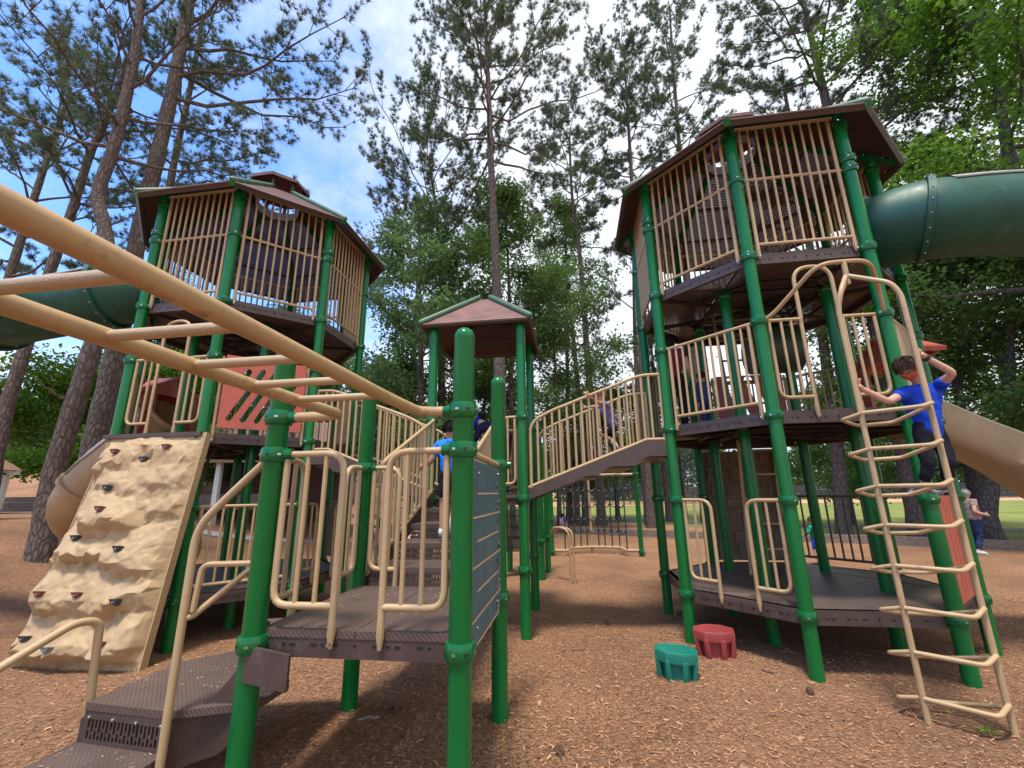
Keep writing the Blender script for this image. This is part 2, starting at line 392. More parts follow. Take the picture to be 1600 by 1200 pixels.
# ------------------------------------------------------------------ ground
def sstep(a, b, x):
    t = np.clip((np.asarray(x, float) - a) / (b - a), 0, 1); return t * t * (3 - 2 * t)
def gz(x, y):
    x = np.asarray(x, float); y = np.asarray(y, float)
    z = 1.25 * sstep(-5.6, -14.0, x) * sstep(0.5, 5.0, y)
    z = z + 3.2 * sstep(16.4, 32, y) * sstep(-5.5, -13, x)
    near = np.exp(-((x - 1) / 7.5) ** 2 - ((y - 5) / 7.5) ** 2)
    z = z + near * (0.022 * np.sin(2.1 * x + 1.3 * np.sin(1.1 * y)) * np.cos(1.7 * y + .6) + 0.012 * np.sin(5.3 * x + 2.0 * y) * np.sin(4.1 * y - 1.3 * x))
    return z
def g1(x, y): return float(gz(x, y))
def grid_mesh(name, xs, ys, mat, dz=0.0, keep=None):
    X, Y = np.meshgrid(xs, ys); V = np.stack([X, Y, gz(X, Y) + dz], -1).reshape(-1, 3); nx = len(xs)
    i = np.arange(len(ys) - 1)[:, None] * nx + np.arange(nx - 1)[None]
    F = np.stack([i, i + 1, i + nx + 1, i + nx], -1).reshape(-1, 4)
    if keep is not None:
        F = F[keep(V[F].mean(1))]
    return fast_mesh(name, V, F, mat, True)

def ground_mat():
    m = M('wood_mulch', (0.3, 0.17, 0.1), 0.95, spec=0.15); t = m.node_tree; b = t.nodes['Principled BSDF']
    c = t.nodes.new('ShaderNodeTexCoord')
    def nz(sc, det, rgh=0.6, vec=None):
        n = t.nodes.new('ShaderNodeTexNoise'); n.inputs['Scale'].default_value = sc; n.inputs['Detail'].default_value = det; n.inputs['Roughness'].default_value = rgh
        t.links.new(vec or c.outputs['Object'], n.inputs['Vector']); return n.outputs[0]
    big, fine = nz(0.7, 4), nz(42, 6, 0.75)
    mp = t.nodes.new('ShaderNodeMapping'); mp.inputs['Scale'].default_value = (60, 14, 30); mp.inputs['Rotation'].default_value = (0, 0, 0.5)
    t.links.new(c.outputs['Object'], mp.inputs[0]); st = nz(1.0, 4, 0.7, mp.outputs[0])
    mp2 = t.nodes.new('ShaderNodeMapping'); mp2.inputs['Scale'].default_value = (15, 64, 30); mp2.inputs['Rotation'].default_value = (0, 0, -0.3)
    t.links.new(c.outputs['Object'], mp2.inputs[0]); st2 = nz(1.0, 4, 0.7, mp2.outputs[0])
    a1 = t.nodes.new('ShaderNodeMath'); a1.operation = 'ADD'; t.links.new(st, a1.inputs[0]); t.links.new(st2, a1.inputs[1])
    a2 = t.nodes.new('ShaderNodeMath'); a2.operation = 'ADD'; t.links.new(a1.outputs[0], a2.inputs[0]); t.links.new(fine, a2.inputs[1])
    r = t.nodes.new('ShaderNodeMapRange'); r.inputs['From Min'].default_value = 1.1; r.inputs['From Max'].default_value = 1.95; t.links.new(a2.outputs[0], r.inputs['Value'])
    cr = t.nodes.new('ShaderNodeValToRGB'); e = cr.color_ramp.elements
    e[0].position = 0.05; e[0].color = (0.12, 0.058, 0.035, 1); e[1].position = 0.95; e[1].color = (0.68, 0.47, 0.32, 1)
    k = e.new(0.42); k.color = (0.375, 0.195, 0.107, 1); k = e.new(0.68); k.color = (0.52, 0.292, 0.167, 1)
    t.links.new(r.outputs[0], cr.inputs[0])
    br = t.nodes.new('ShaderNodeMapRange'); br.inputs['From Min'].default_value = 0.3; br.inputs['From Max'].default_value = 0.7
    br.inputs['To Min'].default_value = 0.70; br.inputs['To Max'].default_value = 1.10; t.links.new(big, br.inputs['Value'])
    x = t.nodes.new('ShaderNodeVectorMath'); x.operation = 'SCALE'; t.links.new(cr.outputs[0], x.inputs[0]); t.links.new(br.outputs[0], x.inputs['Scale'])
    t.links.new(x.outputs[0], b.inputs['Base Color'])
    bp = t.nodes.new('ShaderNodeBump'); bp.inputs['Strength'].default_value = 1.0; bp.inputs['Distance'].default_value = 0.03
    t.links.new(a2.outputs[0], bp.inputs['Height']); t.links.new(bp.outputs[0], b.inputs['Normal'])
    return m
MULCH = ground_mat()
def spread(lo, a, b, hi, step, grow=1.22):
    mid = list(np.arange(a, b + 1e-6, step)); up = []; d = step; x = mid[-1]
    while x < hi: d *= grow; x += d; up.append(x)
    dn = []; d = step; x = mid[0]
    while x > lo: d *= grow; x -= d; dn.append(x)
    return np.array(dn[::-1] + mid + up)
gx, gy = spread(-400, -10, 9, 400, 0.16), spread(-30, 1.0, 13, 600, 0.16)
gr = part('ground', grid_mesh('ground', gx, gy, MULCH), None); tag(gr, kind='structure', label='orange brown wood mulch ground under the play structures')

GRASS = M('lawn_grass', (0.12, 0.15, 0.035), 0.9, 0, 0.35, 0.5, 0.4, 60, spec=0.1, col2=(0.24, 0.25, 0.07))
CLAY = M('infield_clay', (0.46, 0.26, 0.13), 0.9, 0, 0.15, 0.4)
ASPH = M('asphalt_path', (0.075, 0.075, 0.08), 0.9, 0, 0.2, 8)
CONC = M('pale_concrete', (0.36, 0.34, 0.33), 0.85, 0, 0.15, 5)
def lawn_keep(c):
    x, y = c[:, 0], c[:, 1]
    edge = np.interp(x, [-40, -5, 2, 4.5, 8.5, 11.0, 14.0, 20, 60], [34, 33, 31, 27, 21.5, 15.2, 12.6, 8.6, -6])
    return y > edge
lawn = part('lawn', grid_mesh('lawn', np.linspace(-40, 130, 171), np.linspace(-6, 120, 190), GRASS, 0.012, lawn_keep), None); tag(lawn, kind='structure')
inf = part('infield', grid_mesh('infield', np.linspace(-5, 110, 60), np.linspace(52, 74, 14), CLAY, 0.03), None); tag(inf, kind='structure')
def ribbon(name, pts, w, mat, dz):
    P = smooth_path(pts, 8)[:, :2]; T = np.gradient(P, axis=0); T /= np.linalg.norm(T, axis=1)[:, None]; n = np.stack([-T[:, 1], T[:, 0]], 1)
    V = []
    for k in np.linspace(-.5, .5, 4):
        q = P + n * w * k; V.append(np.stack([q[:, 0], q[:, 1], gz(q[:, 0], q[:, 1]) + dz], 1))
    V = np.stack(V, 1).reshape(-1, 3); F = []
    for i in range(len(P) - 1):
        for k in range(3): F.append((i * 4 + k, i * 4 + k + 1, i * 4 + k + 5, i * 4 + k + 4))
    return fast_mesh(name, V, np.array(F), mat)
pth = part('path', ribbon('path', [(-12, 38, 0), (0, 35, 0), (4.5, 29, 0), (8.5, 24, 0), (14, 20, 0), (24, 15, 0), (45, 6, 0)], 1.7, ASPH, 0.02), None); tag(pth, kind='structure')
pv = part('pavement', ribbon('pavement', [(-34, 15.5, 0), (-22, 14.8, 0), (-14, 14.2, 0), (-9.5, 14.2, 0), (-6.5, 16.5, 0)], 0.75, CONC, 0.02), None); tag(pv, kind='structure')

# loose chips of the mulch, as far as they can be told apart
def chips():
    rng = np.random.default_rng(3); n = 130000
    d = 1.5 + 9.0 * rng.random(n) ** 1.5; th = (rng.random(n) - .5) * rad(112)
    x, y = d * np.sin(th), d * np.cos(th); ok = (y > 0.9) & (x > -5.6); x, y = x[ok], y[ok]; n = len(x)
    L = np.minimum(rng.lognormal(-4.05, .45, n), .055); wd = L * (0.10 + 0.16 * rng.random(n)); a = rng.random(n) * 2 * np.pi; tl = (rng.random(n) - .5) * 0.7
    u = np.stack([np.cos(a) * np.cos(tl), np.sin(a) * np.cos(tl), np.sin(tl)], 1); v = np.stack([-np.sin(a), np.cos(a), (rng.random(n) - .5) * .8], 1)
    c = np.stack([x, y, gz(x, y) + 0.003 + 0.010 * rng.random(n)], 1)
    up = np.array([0, 0, 1.0])
    e = lambda s, t, h: c + u * (L * s)[:, None] + v * (wd * t)[:, None] + up * (wd * h)[:, None]
    V = np.stack([e(-.5, -.4, 0), e(.5, -.5, 0), e(.42, .5, 0), e(-.46, .5, 0), e(-.4, 0, .45), e(.4, 0, .45)], 1).reshape(-1, 3)
    b = (np.arange(n) * 6)[:, None]
    F = np.concatenate([b + np.array([[0, 1, 5, 4]]), b + np.array([[2, 3, 4, 5]])])
    m = M('mulch_chip', (0.4, 0.22, 0.12), 0.9, spec=0.15); t = m.node_tree; p = t.nodes['Principled BSDF']
    g = t.nodes.new('ShaderNodeNewGeometry'); cr = t.nodes.new('ShaderNodeValToRGB'); t.links.new(g.outputs['Random Per Island'], cr.inputs[0])
    el = cr.color_ramp.elements; el[0].color = (0.13, 0.064, 0.038, 1); el[1].color = (0.58, 0.36, 0.22, 1)
    k = el.new(0.35); k.color = (0.345, 0.166, 0.088, 1); k = el.new(0.82); k.color = (0.48, 0.255, 0.14, 1)
    t.links.new(cr.outputs[0], p.inputs['Base Color'])
    return fast_mesh('mulch_chips', V, F, m)
tag(part('mulch', chips(), None), kind='stuff', label='loose wood mulch chips scattered over the ground')

# ------------------------------------------------------------------ playground pieces
PR = 0.0635
CL = {}
def clamp_mesh():
    if 'c' not in CL:
        mb = MB().lathe([(PR + .001, -.046), (PR + .014, -.044), (PR + .021, -.026), (PR + .023, 0), (PR + .021, .026), (PR + .014, .044), (PR + .001, .046)], 20)
        for a in (20, 65, 110, 155, 200, 245, 290, 335):
            A = rad(a); mb.box(((PR + .0215) * math.cos(A), (PR + .0215) * math.sin(A), 0), (.006, .02, .013), A, 1 if a % 2 else 2)
        CL['c'] = mb.mesh('clamp', [GREENC, DARK, BOLT])
    return CL['c']
PM = {}
def post_mesh(h, dome):
    k = (round(h, 3), dome)
    if k not in PM:
        pr = [(PR, -.25), (PR, h - (.05 if dome else 0))]
        if dome: pr = [(PR, -.25), (PR, h - .075), (PR + .002, h - .07), (PR * .97, h - .045), (PR * .78, h - .02), (PR * .42, h - .004), (0.004, h)]
        PM[k] = MB().lathe(pr, 24).mesh('post', GREEN)
    return PM[k]
def post(t, a, b, h, clamps, dome=False, z=0.0):
    o = part('post', post_mesh(h, dome), None, t, loc=rel(t, a, b, z))
    for c in clamps:
        part('clamp', clamp_mesh(), None, o, loc=(0, 0, c), rz=random.random() * 6.28)
    return o
BARM = {}
def bar(p, a, b, z0, z1, r=.0145, mat=None):
    m = mat or TAN; k = (round(z1 - z0, 3), r, m.name)
    if k not in BARM:
        BARM[k] = MB().tube([(0, 0, 0), (0, 0, z1 - z0)], r, 8, cap=False).mesh('bar', m)
    return part('bar', BARM[k], None, p, loc=rel(p, a, b, z0))
def lerp(p, q, t): return np.asarray(p, float) * (1 - t) + np.asarray(q, float) * t
def foot(mb, p, z, dirn):
    """flattened foot with a bolt at the lower end of an upright"""
    x, y = p; ang = math.atan2(dirn[1], dirn[0])
    mb.tube([(x, y, z + .1), (x, y, z + .02), (x, y, z - .055)], [.02, .024, .012], 8)
    nx, ny = math.sin(ang), -math.cos(ang)
    mb.tube([(x + nx * .018, y + ny * .018, z - .03), (x + nx * .03, y + ny * .03, z - .03)], .011, 8, mi=1)
def guard(t, P, Q, z0, z1, n, mid=None, mat=None, r=.014):
    """barred guard between two posts: rails, uprights and every bar"""
    m = mat or TAN; P = np.array(P, float); Q = np.array(Q, float); L = np.linalg.norm(Q - P); d = (Q - P) / L
    out = np.array([d[1], -d[0]]) * 0.0
    A, B = P + d * .115, Q - d * .115; mb = MB()
    e = lambda p, z: (p[0], p[1], z)
    mb.tube([e(P + d * .06, z1), e(Q - d * .06, z1)], .019, 10)
    mb.tube([e(A, z0 + .1), e(B, z0 + .1)], .0185, 8)
    if mid: mb.tube([e(P + d * .06, mid), e(Q - d * .06, mid)], .0175, 8)
    for p in (A, B):
        mb.tube([e(p, z1), e(p, z0 + .02)], .0205, 10); foot(mb, p, z0 - .02, d)
    g = part('guard_panel', mb, [m, BOLT], t)
    for i in range(n):
        p = lerp(A, B, (i + 1) / (n + 1)); bar(g, p[0], p[1], z0 + .1, z1, r, m)
    return g
def gate(t, P, Q, z0, z1, side, wid=.33, n=2, mat=None, arch=0.0, r=.021):
    """half gate hung from the post P towards Q: loop with a rounded lower corner by the post and a foot at the opening"""
    m = mat or GRIP; P = np.array(P, float); Q = np.array(Q, float); d = (Q - P) / np.linalg.norm(Q - P)
    e = lambda s, z: (P[0] + d[0] * s, P[1] + d[1] * s, z); s0, s1 = .115, .115 + wid; mb = MB()
    mb.tube(bend([e(s1, z0 + .13), e(s0 - .02, z0 + .13), e(s0 - .02, z1 - .02)], .09), r, 10)
    if arch: mb.tube(bend([e(.06, z1), e(s1, z1)], .09), r, 10); mb.tube([e(s1, z1), e(s1, z0 - .02)], r, 10)
    else: mb.tube(bend([e(.06, z1), e(s1, z1), e(s1, z0 - .02)], .12), r, 10)
    foot(mb, np.array(e(s1, 0))[:2], z0 - .03, d)
    g = part('gate_panel', mb, [m, BOLT], t)
    for i in range(n):
        p = e(lerp(s0, s1, (i + 1) / (n + 1)), 0); bar(g, p[0], p[1], z0 + .13, z1, .0145, TAN)
    return g
def slotted(mb, P, Q, z, h, mi=1):
    """dark slots along a fascia"""
    P = np.array(P, float); Q = np.array(Q, float); L = np.linalg.norm(Q - P); d = (Q - P) / L; a = math.atan2(d[1], d[0]); nrm = np.array([d[1], -d[0]])
    for s in (.1, .15, .27, .32, .39, .5, .61, .68, .73, .85, .9):
        p = P + (Q - P) * s
        w = .035 if int(s * 100) % 2 else .018
        mb.box((p[0] + nrm[0] * .0005, p[1] + nrm[1] * .0005, z), (w, .004, .012), a, mi)
def fascia(t, P, Q, ztop, h=.13, split=True):
    P = np.array(P, float); Q = np.array(Q, float); d = (Q - P) / np.linalg.norm(Q - P); nrm = np.array([d[1], -d[0]])
    A, B = P + d * .07, Q - d * .07; mb = MB(); a = math.atan2(d[1], d[0]); L = np.linalg.norm(B - A)
    segs = [(0, .498), (.502, 1)] if split else [(0, 1)]
    for s0, s1 in segs:
        c = lerp(A, B, (s0 + s1) / 2) - nrm * .048
        mb.box((c[0], c[1], ztop - h / 2), (L * (s1 - s0), .05, h), a)
    slotted(mb, A - nrm * .0222, B - nrm * .0222, ztop - .072, h)
    return part('fascia', mb, [BROWNF, DARK], t, sharp=30)

OV = [(-.61, -1.473), (.61, -1.473), (1.473, -.61), (1.473, .61), (.61, 1.473), (-.61, 1.473), (-1.473, .61), (-1.473, -.61)]
class Tower:
    def __init__(s, t, ca, cb):
        s.t, s.c = t, (ca, cb); s.v = [(ca + x, cb + y) for x, y in OV]
        s.i = [(ca - .61, cb - .61), (ca + .61, cb - .61), (ca + .61, cb + .61), (ca - .61, cb + .61)]
    def e(s, k): return s.v[k % 8], s.v[(k + 1) % 8]
    def deck(s, z, skip=(), mat=RIBBED, zb=None):
        I = s.i; V = [lerp(s.c, q, .986) for q in s.v]; g = .006
        polys = [I, [V[0], V[1], I[1], I[0]], [V[1], V[2], I[1]], [V[2], V[3], I[2], I[1]], [V[3], V[4], I[2]], [V[4], V[5], I[3], I[2]], [V[5], V[6], I[3]], [V[6], V[7], I[0], I[3]], [V[7], V[0], I[0]]]
        for k, pl in enumerate(polys):
            if k in skip: continue
            p = np.array(pl); c = p.mean(0); q = c + (p - c) * (1 - g / np.linalg.norm(p - c, axis=1)[:, None])
            mb = MB().prism(q.tolist(), z - .045, z)
            if k: # raised seam lines across the piece
                for w in range(len(q)):
                    if w % 2 == 0: mb.tube([(*lerp(q[w], c, .02), z), (*c, z)], .006, 4, cap=False)
            part('deck_panel', mb, [mat], s.t, sharp=30)
        for k in range(8): fascia(s.t, *s.e(k), z)
        mb = MB()
        for k in range(8):
            mb.tube([(*s.c, z - .1), (*s.v[k], z - .1)], .03, 4)
            a, b = s.e(k); mb.tube([(*lerp(s.c, a, .6), z - .09), (*lerp(s.c, b, .6), z - .09)], .025, 4)
        for k in range(4): mb.tube([(*s.i[k], z - .1), (*s.i[(k + 1) % 4], z - .1)], .035, 4)
        part('underframe', mb, [UNDER], s.t)
    def roof(s, z=5.77, r=1.93, z2=6.86, r2=.40):
        c = s.c; up = []; lo = []
        for k in range(8):
            d = np.array(OV[k]) / np.linalg.norm(OV[k]); lo.append((c[0] + d[0] * r, c[1] + d[1] * r, z)); up.append((c[0] + d[0] * r2, c[1] + d[1] * r2, z2))
        lo = np.array(lo); up = np.array(up)
        for k in range(8):
            j = (k + 1) % 8
            pn = part('roof_panel', MB().slab([lo[k], lo[j], up[j], up[k]], .008), [ROOF], s.t, smooth=False)
            for f in (0.02, .33, .64, .95):
                A, B = lerp(lo[k], up[k], f), lerp(lo[j], up[j], f); part('batten', MB().tube([A - (0, 0, .045), B - (0, 0, .045)], .036, 4), [RIBROWN], pn)
            part('roof_edge', MB().tube([lo[k], lo[j]], .013, 6), [ROOFEDGE], pn)
        for k in range(8):
            rg = part('ridge_tube', MB().tube([lo[k] + (0, 0, .03), lerp(lo[k], up[k], .5) + (0, 0, .03), up[k] + (0, 0, .03)], .041, 10, ball=True), [RIDGE], s.t)
            part('rafter', MB().tube([lo[k] - (0, 0, .03), up[k] - (0, 0, .03)], .04, 8), [GREEN], rg)
        for k in range(8):
            d = np.array(OV[k]) / 1.594; part('cupola_post', MB().tube([(c[0] + d[0] * .40, c[1] + d[1] * .40, z2 - .12), (c[0] + d[0] * .40, c[1] + d[1] * .40, z2 + .28)], .03, 6), [RIBROWN], s.t)
        part('cupola_collar', MB().lathe([(.35, z2 - .16), (.355, z2 - .01), (.345, z2 - .01), (.34, z2 - .16)], 24, (c[0], c[1], 0), ring=True), [COLLAR], s.t)
        lo2 = []
        for k in range(8):
            d = np.array(OV[k]) / 1.594; lo2.append(np.array((c[0] + d[0] * .50, c[1] + d[1] * .50, z2 + .24)))
        top = [np.array((c[0] + (p[0] - c[0]) * .25, c[1] + (p[1] - c[1]) * .25, z2 + .46)) for p in lo2]
        mb = MB()
        for k in range(8):
            j = (k + 1) % 8; mb.slab([lo2[k], lo2[j], top[j], top[k]], .02); mb.slab([lo2[k], lo2[j], lo2[j] - (0, 0, .05), lo2[k] - (0, 0, .05)], .015)
        mb.prism([(p[0], p[1]) for p in top], z2 + .447, z2 + .47)
        part('cupola_roof', mb, [ROOFS], s.t, smooth=False)

Z1, Z2, Z3, ZT = .56, 2.43, 4.23, 5.90
def arch_bar(t, pts, r=.021, name='arch_rail', mat=None, rr=.3):
    return part(name, MB().tube(bend(pts, rr, 9), r, 10), [mat or TAN], t)
def plate(t, P, Q, z0, z1, th, mat, slots, name, off=0.0, label=None):
    """flat plastic panel between two posts with cut-through slanting slots, built as strips around the holes"""
    P = np.array(P, float); Q = np.array(Q, float); L = np.linalg.norm(Q - P); d = (Q - P) / L; nr = np.array([d[1], -d[0]])
    s0, s1 = .13, L - .13; H = z1 - z0; nx, nz = 90, 84
    V = []; F = []; inside = np.zeros((nz, nx), bool)
    for j in range(nz):
        for i in range(nx):
            u, w = (i + .5) / nx, (j + .5) / nz
            for (u0, w0, u1, w1, rr) in slots:
                ax, ay = u0 * (s1 - s0), w0 * H; bx, by = u1 * (s1 - s0), w1 * H; px, py = u * (s1 - s0), w * H
                tt = max(0, min(1, ((px - ax) * (bx - ax) + (py - ay) * (by - ay)) / ((bx - ax) ** 2 + (by - ay) ** 2)))
                if math.hypot(px - ax - tt * (bx - ax), py - ay - tt * (by - ay)) < rr: inside[j, i] = True
    def vert(i, j, k):
        s = s0 + (s1 - s0) * i / nx; o = off + (th / 2 if k else -th / 2); return (P[0] + d[0] * s + nr[0] * o, P[1] + d[1] * s + nr[1] * o, z0 + H * j / nz)
    idx = {}
    def vi(i, j, k):
        if (i, j, k) not in idx: idx[(i, j, k)] = len(V); V.append(vert(i, j, k))
        return idx[(i, j, k)]
    def solid(i, j): return 0 <= i < nx and 0 <= j < nz and not inside[j, i]
    for j in range(nz):
        for i in range(nx):
            if not solid(i, j): continue
            F.append((vi(i, j, 1), vi(i + 1, j, 1), vi(i + 1, j + 1, 1), vi(i, j + 1, 1))); F.append((vi(i, j, 0), vi(i, j + 1, 0), vi(i + 1, j + 1, 0), vi(i + 1, j, 0)))
            for (di, dj, e0, e1) in ((-1, 0, (i, j), (i, j + 1)), (1, 0, (i + 1, j + 1), (i + 1, j)), (0, -1, (i + 1, j), (i, j)), (0, 1, (i, j + 1), (i + 1, j + 1))):
                if not solid(i + di, j + dj): F.append((vi(*e0, 1), vi(*e1, 1), vi(*e1, 0), vi(*e0, 0)))
    mb = MB().add(V, F)
    o = part(name, mb, [mat], t, sharp=50)
    if label: o['label'] = label
    for s in (s0 - .03, s1 + .03):
        fr = MB(); x, y = P[0] + d[0] * s, P[1] + d[1] * s
        fr.tube([(x, y, z1 - .02), (x, y, z0 - .12)], .02, 8); foot(fr, (x, y), z0 - .12, d)
        part('panel_upright', fr, [TAN, BOLT], o)
    return o
SL = [(.17, .58, .28, .80, .032), (.12, .13, .45, .82, .032), (.28, .12, .61, .82, .032), (.44, .12, .77, .82, .032), (.60, .12, .90, .76, .032), (.77, .14, .92, .46, .032)]

def stair(name, label, a0, b0, z0, a1, b1, z1, w, n, hand0, hand1, bars, group, flat=.0, stringer=.22):
    """stairs along one axis from (a0,b0,z0) up to (a1,b1,z1); w is the width towards the far side"""
    t = thing(name, label, 'stairs', a0, b0, 0, group)
    P, Q = np.array((a0, b0)), np.array((a1, b1)); L = np.linalg.norm(Q - P); d = (Q - P) / L; nr = np.array([-d[1], d[0]])
    run = L / n; rise = (z1 - z0) / (n + 1); ang = math.atan2(d[1], d[0])
    Mz = np.array([[d[0], nr[0], 0], [d[1], nr[1], 0], [0, 0, 1]])
    pt = lambda s, o, z: np.array((*(P + d * s + nr * o), z))
    for i in range(n):
        z = z0 + rise * (i + 1); c = pt(run * (i + .5), w / 2, z - .02)
        part('tread', MB().box(c, (run - .006, w - .12, .04), ang), [RIBBED], t, sharp=30)
        mb = MB(); m = 24
        for k in range(m + 1):
            o = .09 + (w - .18) * k / m
            for q in (0, 1): mb.box(pt(run * i + .012, o + (.010 if q else 0), z - .04 - rise * (.30 + .42 * q)), (.014, .014 if k % 3 else .02, rise * .42), ang)
        for zz_ in (.045, rise * .5 + .02, rise - .012): mb.box(pt(run * i + .012, w / 2, z - zz_), (.016, w - .12, .022), ang)
        part('riser', mb, [BROWNF], t, sharp=30)
    for o in (0.0, w):
        poly = []
        zt = lambda s: z0 + .06 + (z1 - z0) * min(1, max(0, (s - .06) / (L - .06 - flat)))
        for s in np.linspace(.06, L - .06, 9): poly.append((s, zt(s)))
        for s in np.linspace(L - .06, .06, 40):
            k = s / run; f = k - math.floor(k); base = z0 + rise * math.floor(k) - .09 + rise * float(sstep(.0, .4, f))
            poly.append((s, min(base + .075, zt(s) - .13)))
        V = []; nP = len(poly)
        for sd in (-.02, .02): V += [pt(s, o + sd, z) for s, z in poly]
        F = [tuple(range(nP - 1, -1, -1)), tuple(range(nP, 2 * nP))] + [(i, (i + 1) % nP, nP + (i + 1) % nP, nP + i) for i in range(nP)]
        part('stringer', MB().add(V, F), [BROWNF], t, sharp=30)
        mb = MB()
        bot = [pt(s, o, zt(s) + .02) for s in (.05, .06, L - flat, L - .05)]
        mb.tube(bot, .021, 8)
        h0, h1 = hand0, hand1; hz = lambda s: z0 + h0 + (z1 + h1 - z0 - h0) * min(1, max(0, (s - .1) / (L - .1 - flat)))
        mb.tube(bend([pt(.1, o, zt(.1)), pt(.1, o, hz(.1) - .05), pt(.34, o, hz(.34)), pt(L - flat - .02, o, hz(L)), pt(L - .06, o, hz(L))], .16, 7), .021, 10)
        mb.tube([pt(L - .06, o, hz(L)), pt(L - .06, o, zt(L) - .05)], .021, 8)
        g = part('handrail', mb, [TAN], t)
        for i in range(bars):
            s = .1 + (L - .2) * (i + 1) / (bars + 1); p = pt(s, o, 0)
            bar(g, p[0], p[1], zt(s) + .02, hz(max(s, .34 if s > .2 else s)) - (.06 if s < .3 else 0), .0155)
    return t

# ---- left tower
LA_, LB_ = -5.125, 6.19
tl = thing('play_tower', 'three storey octagonal tower beside the rock wall, on the photo\'s left', 'play tower', LA_, LB_, 0, 'octagonal play towers')
L = Tower(tl, LA_, LB_)
rail = lambda z: z + .98
for k, (a, b) in enumerate(L.v):
    post(tl, a, b, 6.0, [Z1 - .05, rail(Z1), Z2 - .05, rail(Z2), Z3 - .05, Z3 + .95, ZT - .12] + ([Z3 + 1.08] if k % 2 == 0 else []))
for a, b in L.i: post(tl, a, b, Z3 - .05, [Z1 - .05, Z2 - .05, Z3 - .1])
L.deck(Z1); L.deck(Z2); L.deck(Z3, mat=DECKP); L.roof()
for k in range(8):
    if k != 7: guard(tl, *L.e(k), Z3, ZT, 9, Z3 + .95)
for k in (3, 4, 5, 7): guard(tl, *L.e(k), Z2, rail(Z2), 9)
guard(tl, *L.e(1), Z1, rail(Z1), 8)
guard(tl, *L.e(3), Z1, rail(Z1), 8, mat=BROWNLADDER)
gate(tl, *L.e(0), Z2, rail(Z2), 1, .30, 2, TAN, r=.019); gate(tl, *L.e(0)[::-1], Z2, rail(Z2), 1, .30, 2, TAN, r=.019)
p0, p1 = lerp(*L.e(0), .345), lerp(*L.e(0), .655)
arch_bar(tl, [(*p0, rail(Z2)), (*p0, rail(Z2) + .52), (*p1, rail(Z2) + .52), (*p1, rail(Z2))], rr=.19)
plate(tl, *L.e(1), Z2 + .06, rail(Z2) + .03, .02, RED, SL, 'slotted_panel', .03, 'red plastic panel with slanting slots')
gate(tl, *L.e(2), Z1, rail(Z1), 1, .25, 1, TAN, r=.019); gate(tl, *L.e(2)[::-1], Z1, rail(Z1), 1, .25, 1, TAN, r=.019)
def inner_ladder(t, a, b, z0, z1, w, mat, dirn=(1, 0), lean=.25):
    mb = MB(); d = np.array(dirn); n = np.array([-d[1], d[0]])
    q = lambda s, f, z: (a + d[0] * s + n[0] * f, b + d[1] * s + n[1] * f, z)
    for s in (-w / 2, w / 2): mb.tube(bend([q(s, 0, z0), q(s, lean, z1), q(s, lean + .3, z1 + .1)], .1), .02, 8)
    k = int((z1 - z0) / .3)
    for i in range(1, k + 1): f = i / (k + .5); mb.tube([q(-w / 2, lean * f, z0 + (z1 - z0) * f), q(w / 2, lean * f, z0 + (z1 - z0) * f)], .015, 6)
    return part('inner_ladder', mb, [mat], t)
inner_ladder(tl, LA_ - .25, LB_ - .9, Z1, Z2 - .15, .5, BROWNLADDER)
inner_ladder(tl, LA_ + .3, LB_ + .5, Z2, Z3 - .1, .5, BROWNLADDER, (0, 1))
# ---- right tower
RA_, RB_ = 2.655, 6.195
tr_ = thing('play_tower', 'three storey octagonal tower behind the bent rung ladder, on the photo\'s right', 'play tower', RA_, RB_, 0, 'octagonal play towers')
R = Tower(tr_, RA_, RB_)
for k, (a, b) in enumerate(R.v):
    post(tr_, a, b, 6.0, [Z1 - .05, rail(Z1), Z2 - .05, rail(Z2), Z3 - .05, Z3 + .95, ZT - .12] + ([Z3 + 1.08] if k % 2 else []))
for a, b in R.i: post(tr_, a, b, Z3 - .05, [Z1 - .05, Z2 - .05, Z3 - .12])
R.deck(Z1); R.deck(Z2); R.deck(Z3, mat=DECKP); R.roof()
for k in range(8):
    if k != 1: guard(tr_, *R.e(k), Z3, ZT, 9, Z3 + .95)
for k in (1, 3, 4, 5, 7): guard(tr_, *R.e(k), Z2, rail(Z2), 9 if k != 7 else 10)
guard(tr_, *R.e(3), Z1, rail(Z1), 8, mat=BROWNLADDER)
gate(tr_, *R.e(7), Z1, rail(Z1), 1, .30, 2, TAN, r=.02); gate(tr_, *R.e(7)[::-1], Z1, rail(Z1), 1, .30, 2, TAN, r=.02)
gate(tr_, *R.e(0), Z2, rail(Z2), 1, .30, 2, TAN, arch=1, r=.019); gate(tr_, *R.e(0)[::-1], Z2, rail(Z2), 1, .28, 2, TAN, arch=1, r=.019)
q0, q1 = lerp(*R.e(0), .345), lerp(*R.e(0), .655)
arch_bar(tr_, [(*q0, rail(Z2)), (*q0, rail(Z2) + .6), (*q1, rail(Z2) + .6), (*q1, rail(Z2))], rr=.19)
plate(tr_, *R.e(1), Z1 + .06, rail(Z1) + .02, .03, RED, [(.18 + .16 * i, .08, .18 + .16 * i, .92, .018) for i in range(5)], 'ribbed_panel', .03, 'red plastic panel with long upright grooves')
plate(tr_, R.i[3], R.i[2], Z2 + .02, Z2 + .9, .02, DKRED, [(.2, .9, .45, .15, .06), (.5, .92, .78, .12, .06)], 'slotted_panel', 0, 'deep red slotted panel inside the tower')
part('crawl_drum', MB().tube([(RA_ + .1, RB_ + .62, Z2 + 1.28), (RA_ + .75, RB_ + .62, Z2 + 1.28)], .36, 20), [M('olive_drum', (0.05, 0.085, 0.04), 0.5)], tr_)
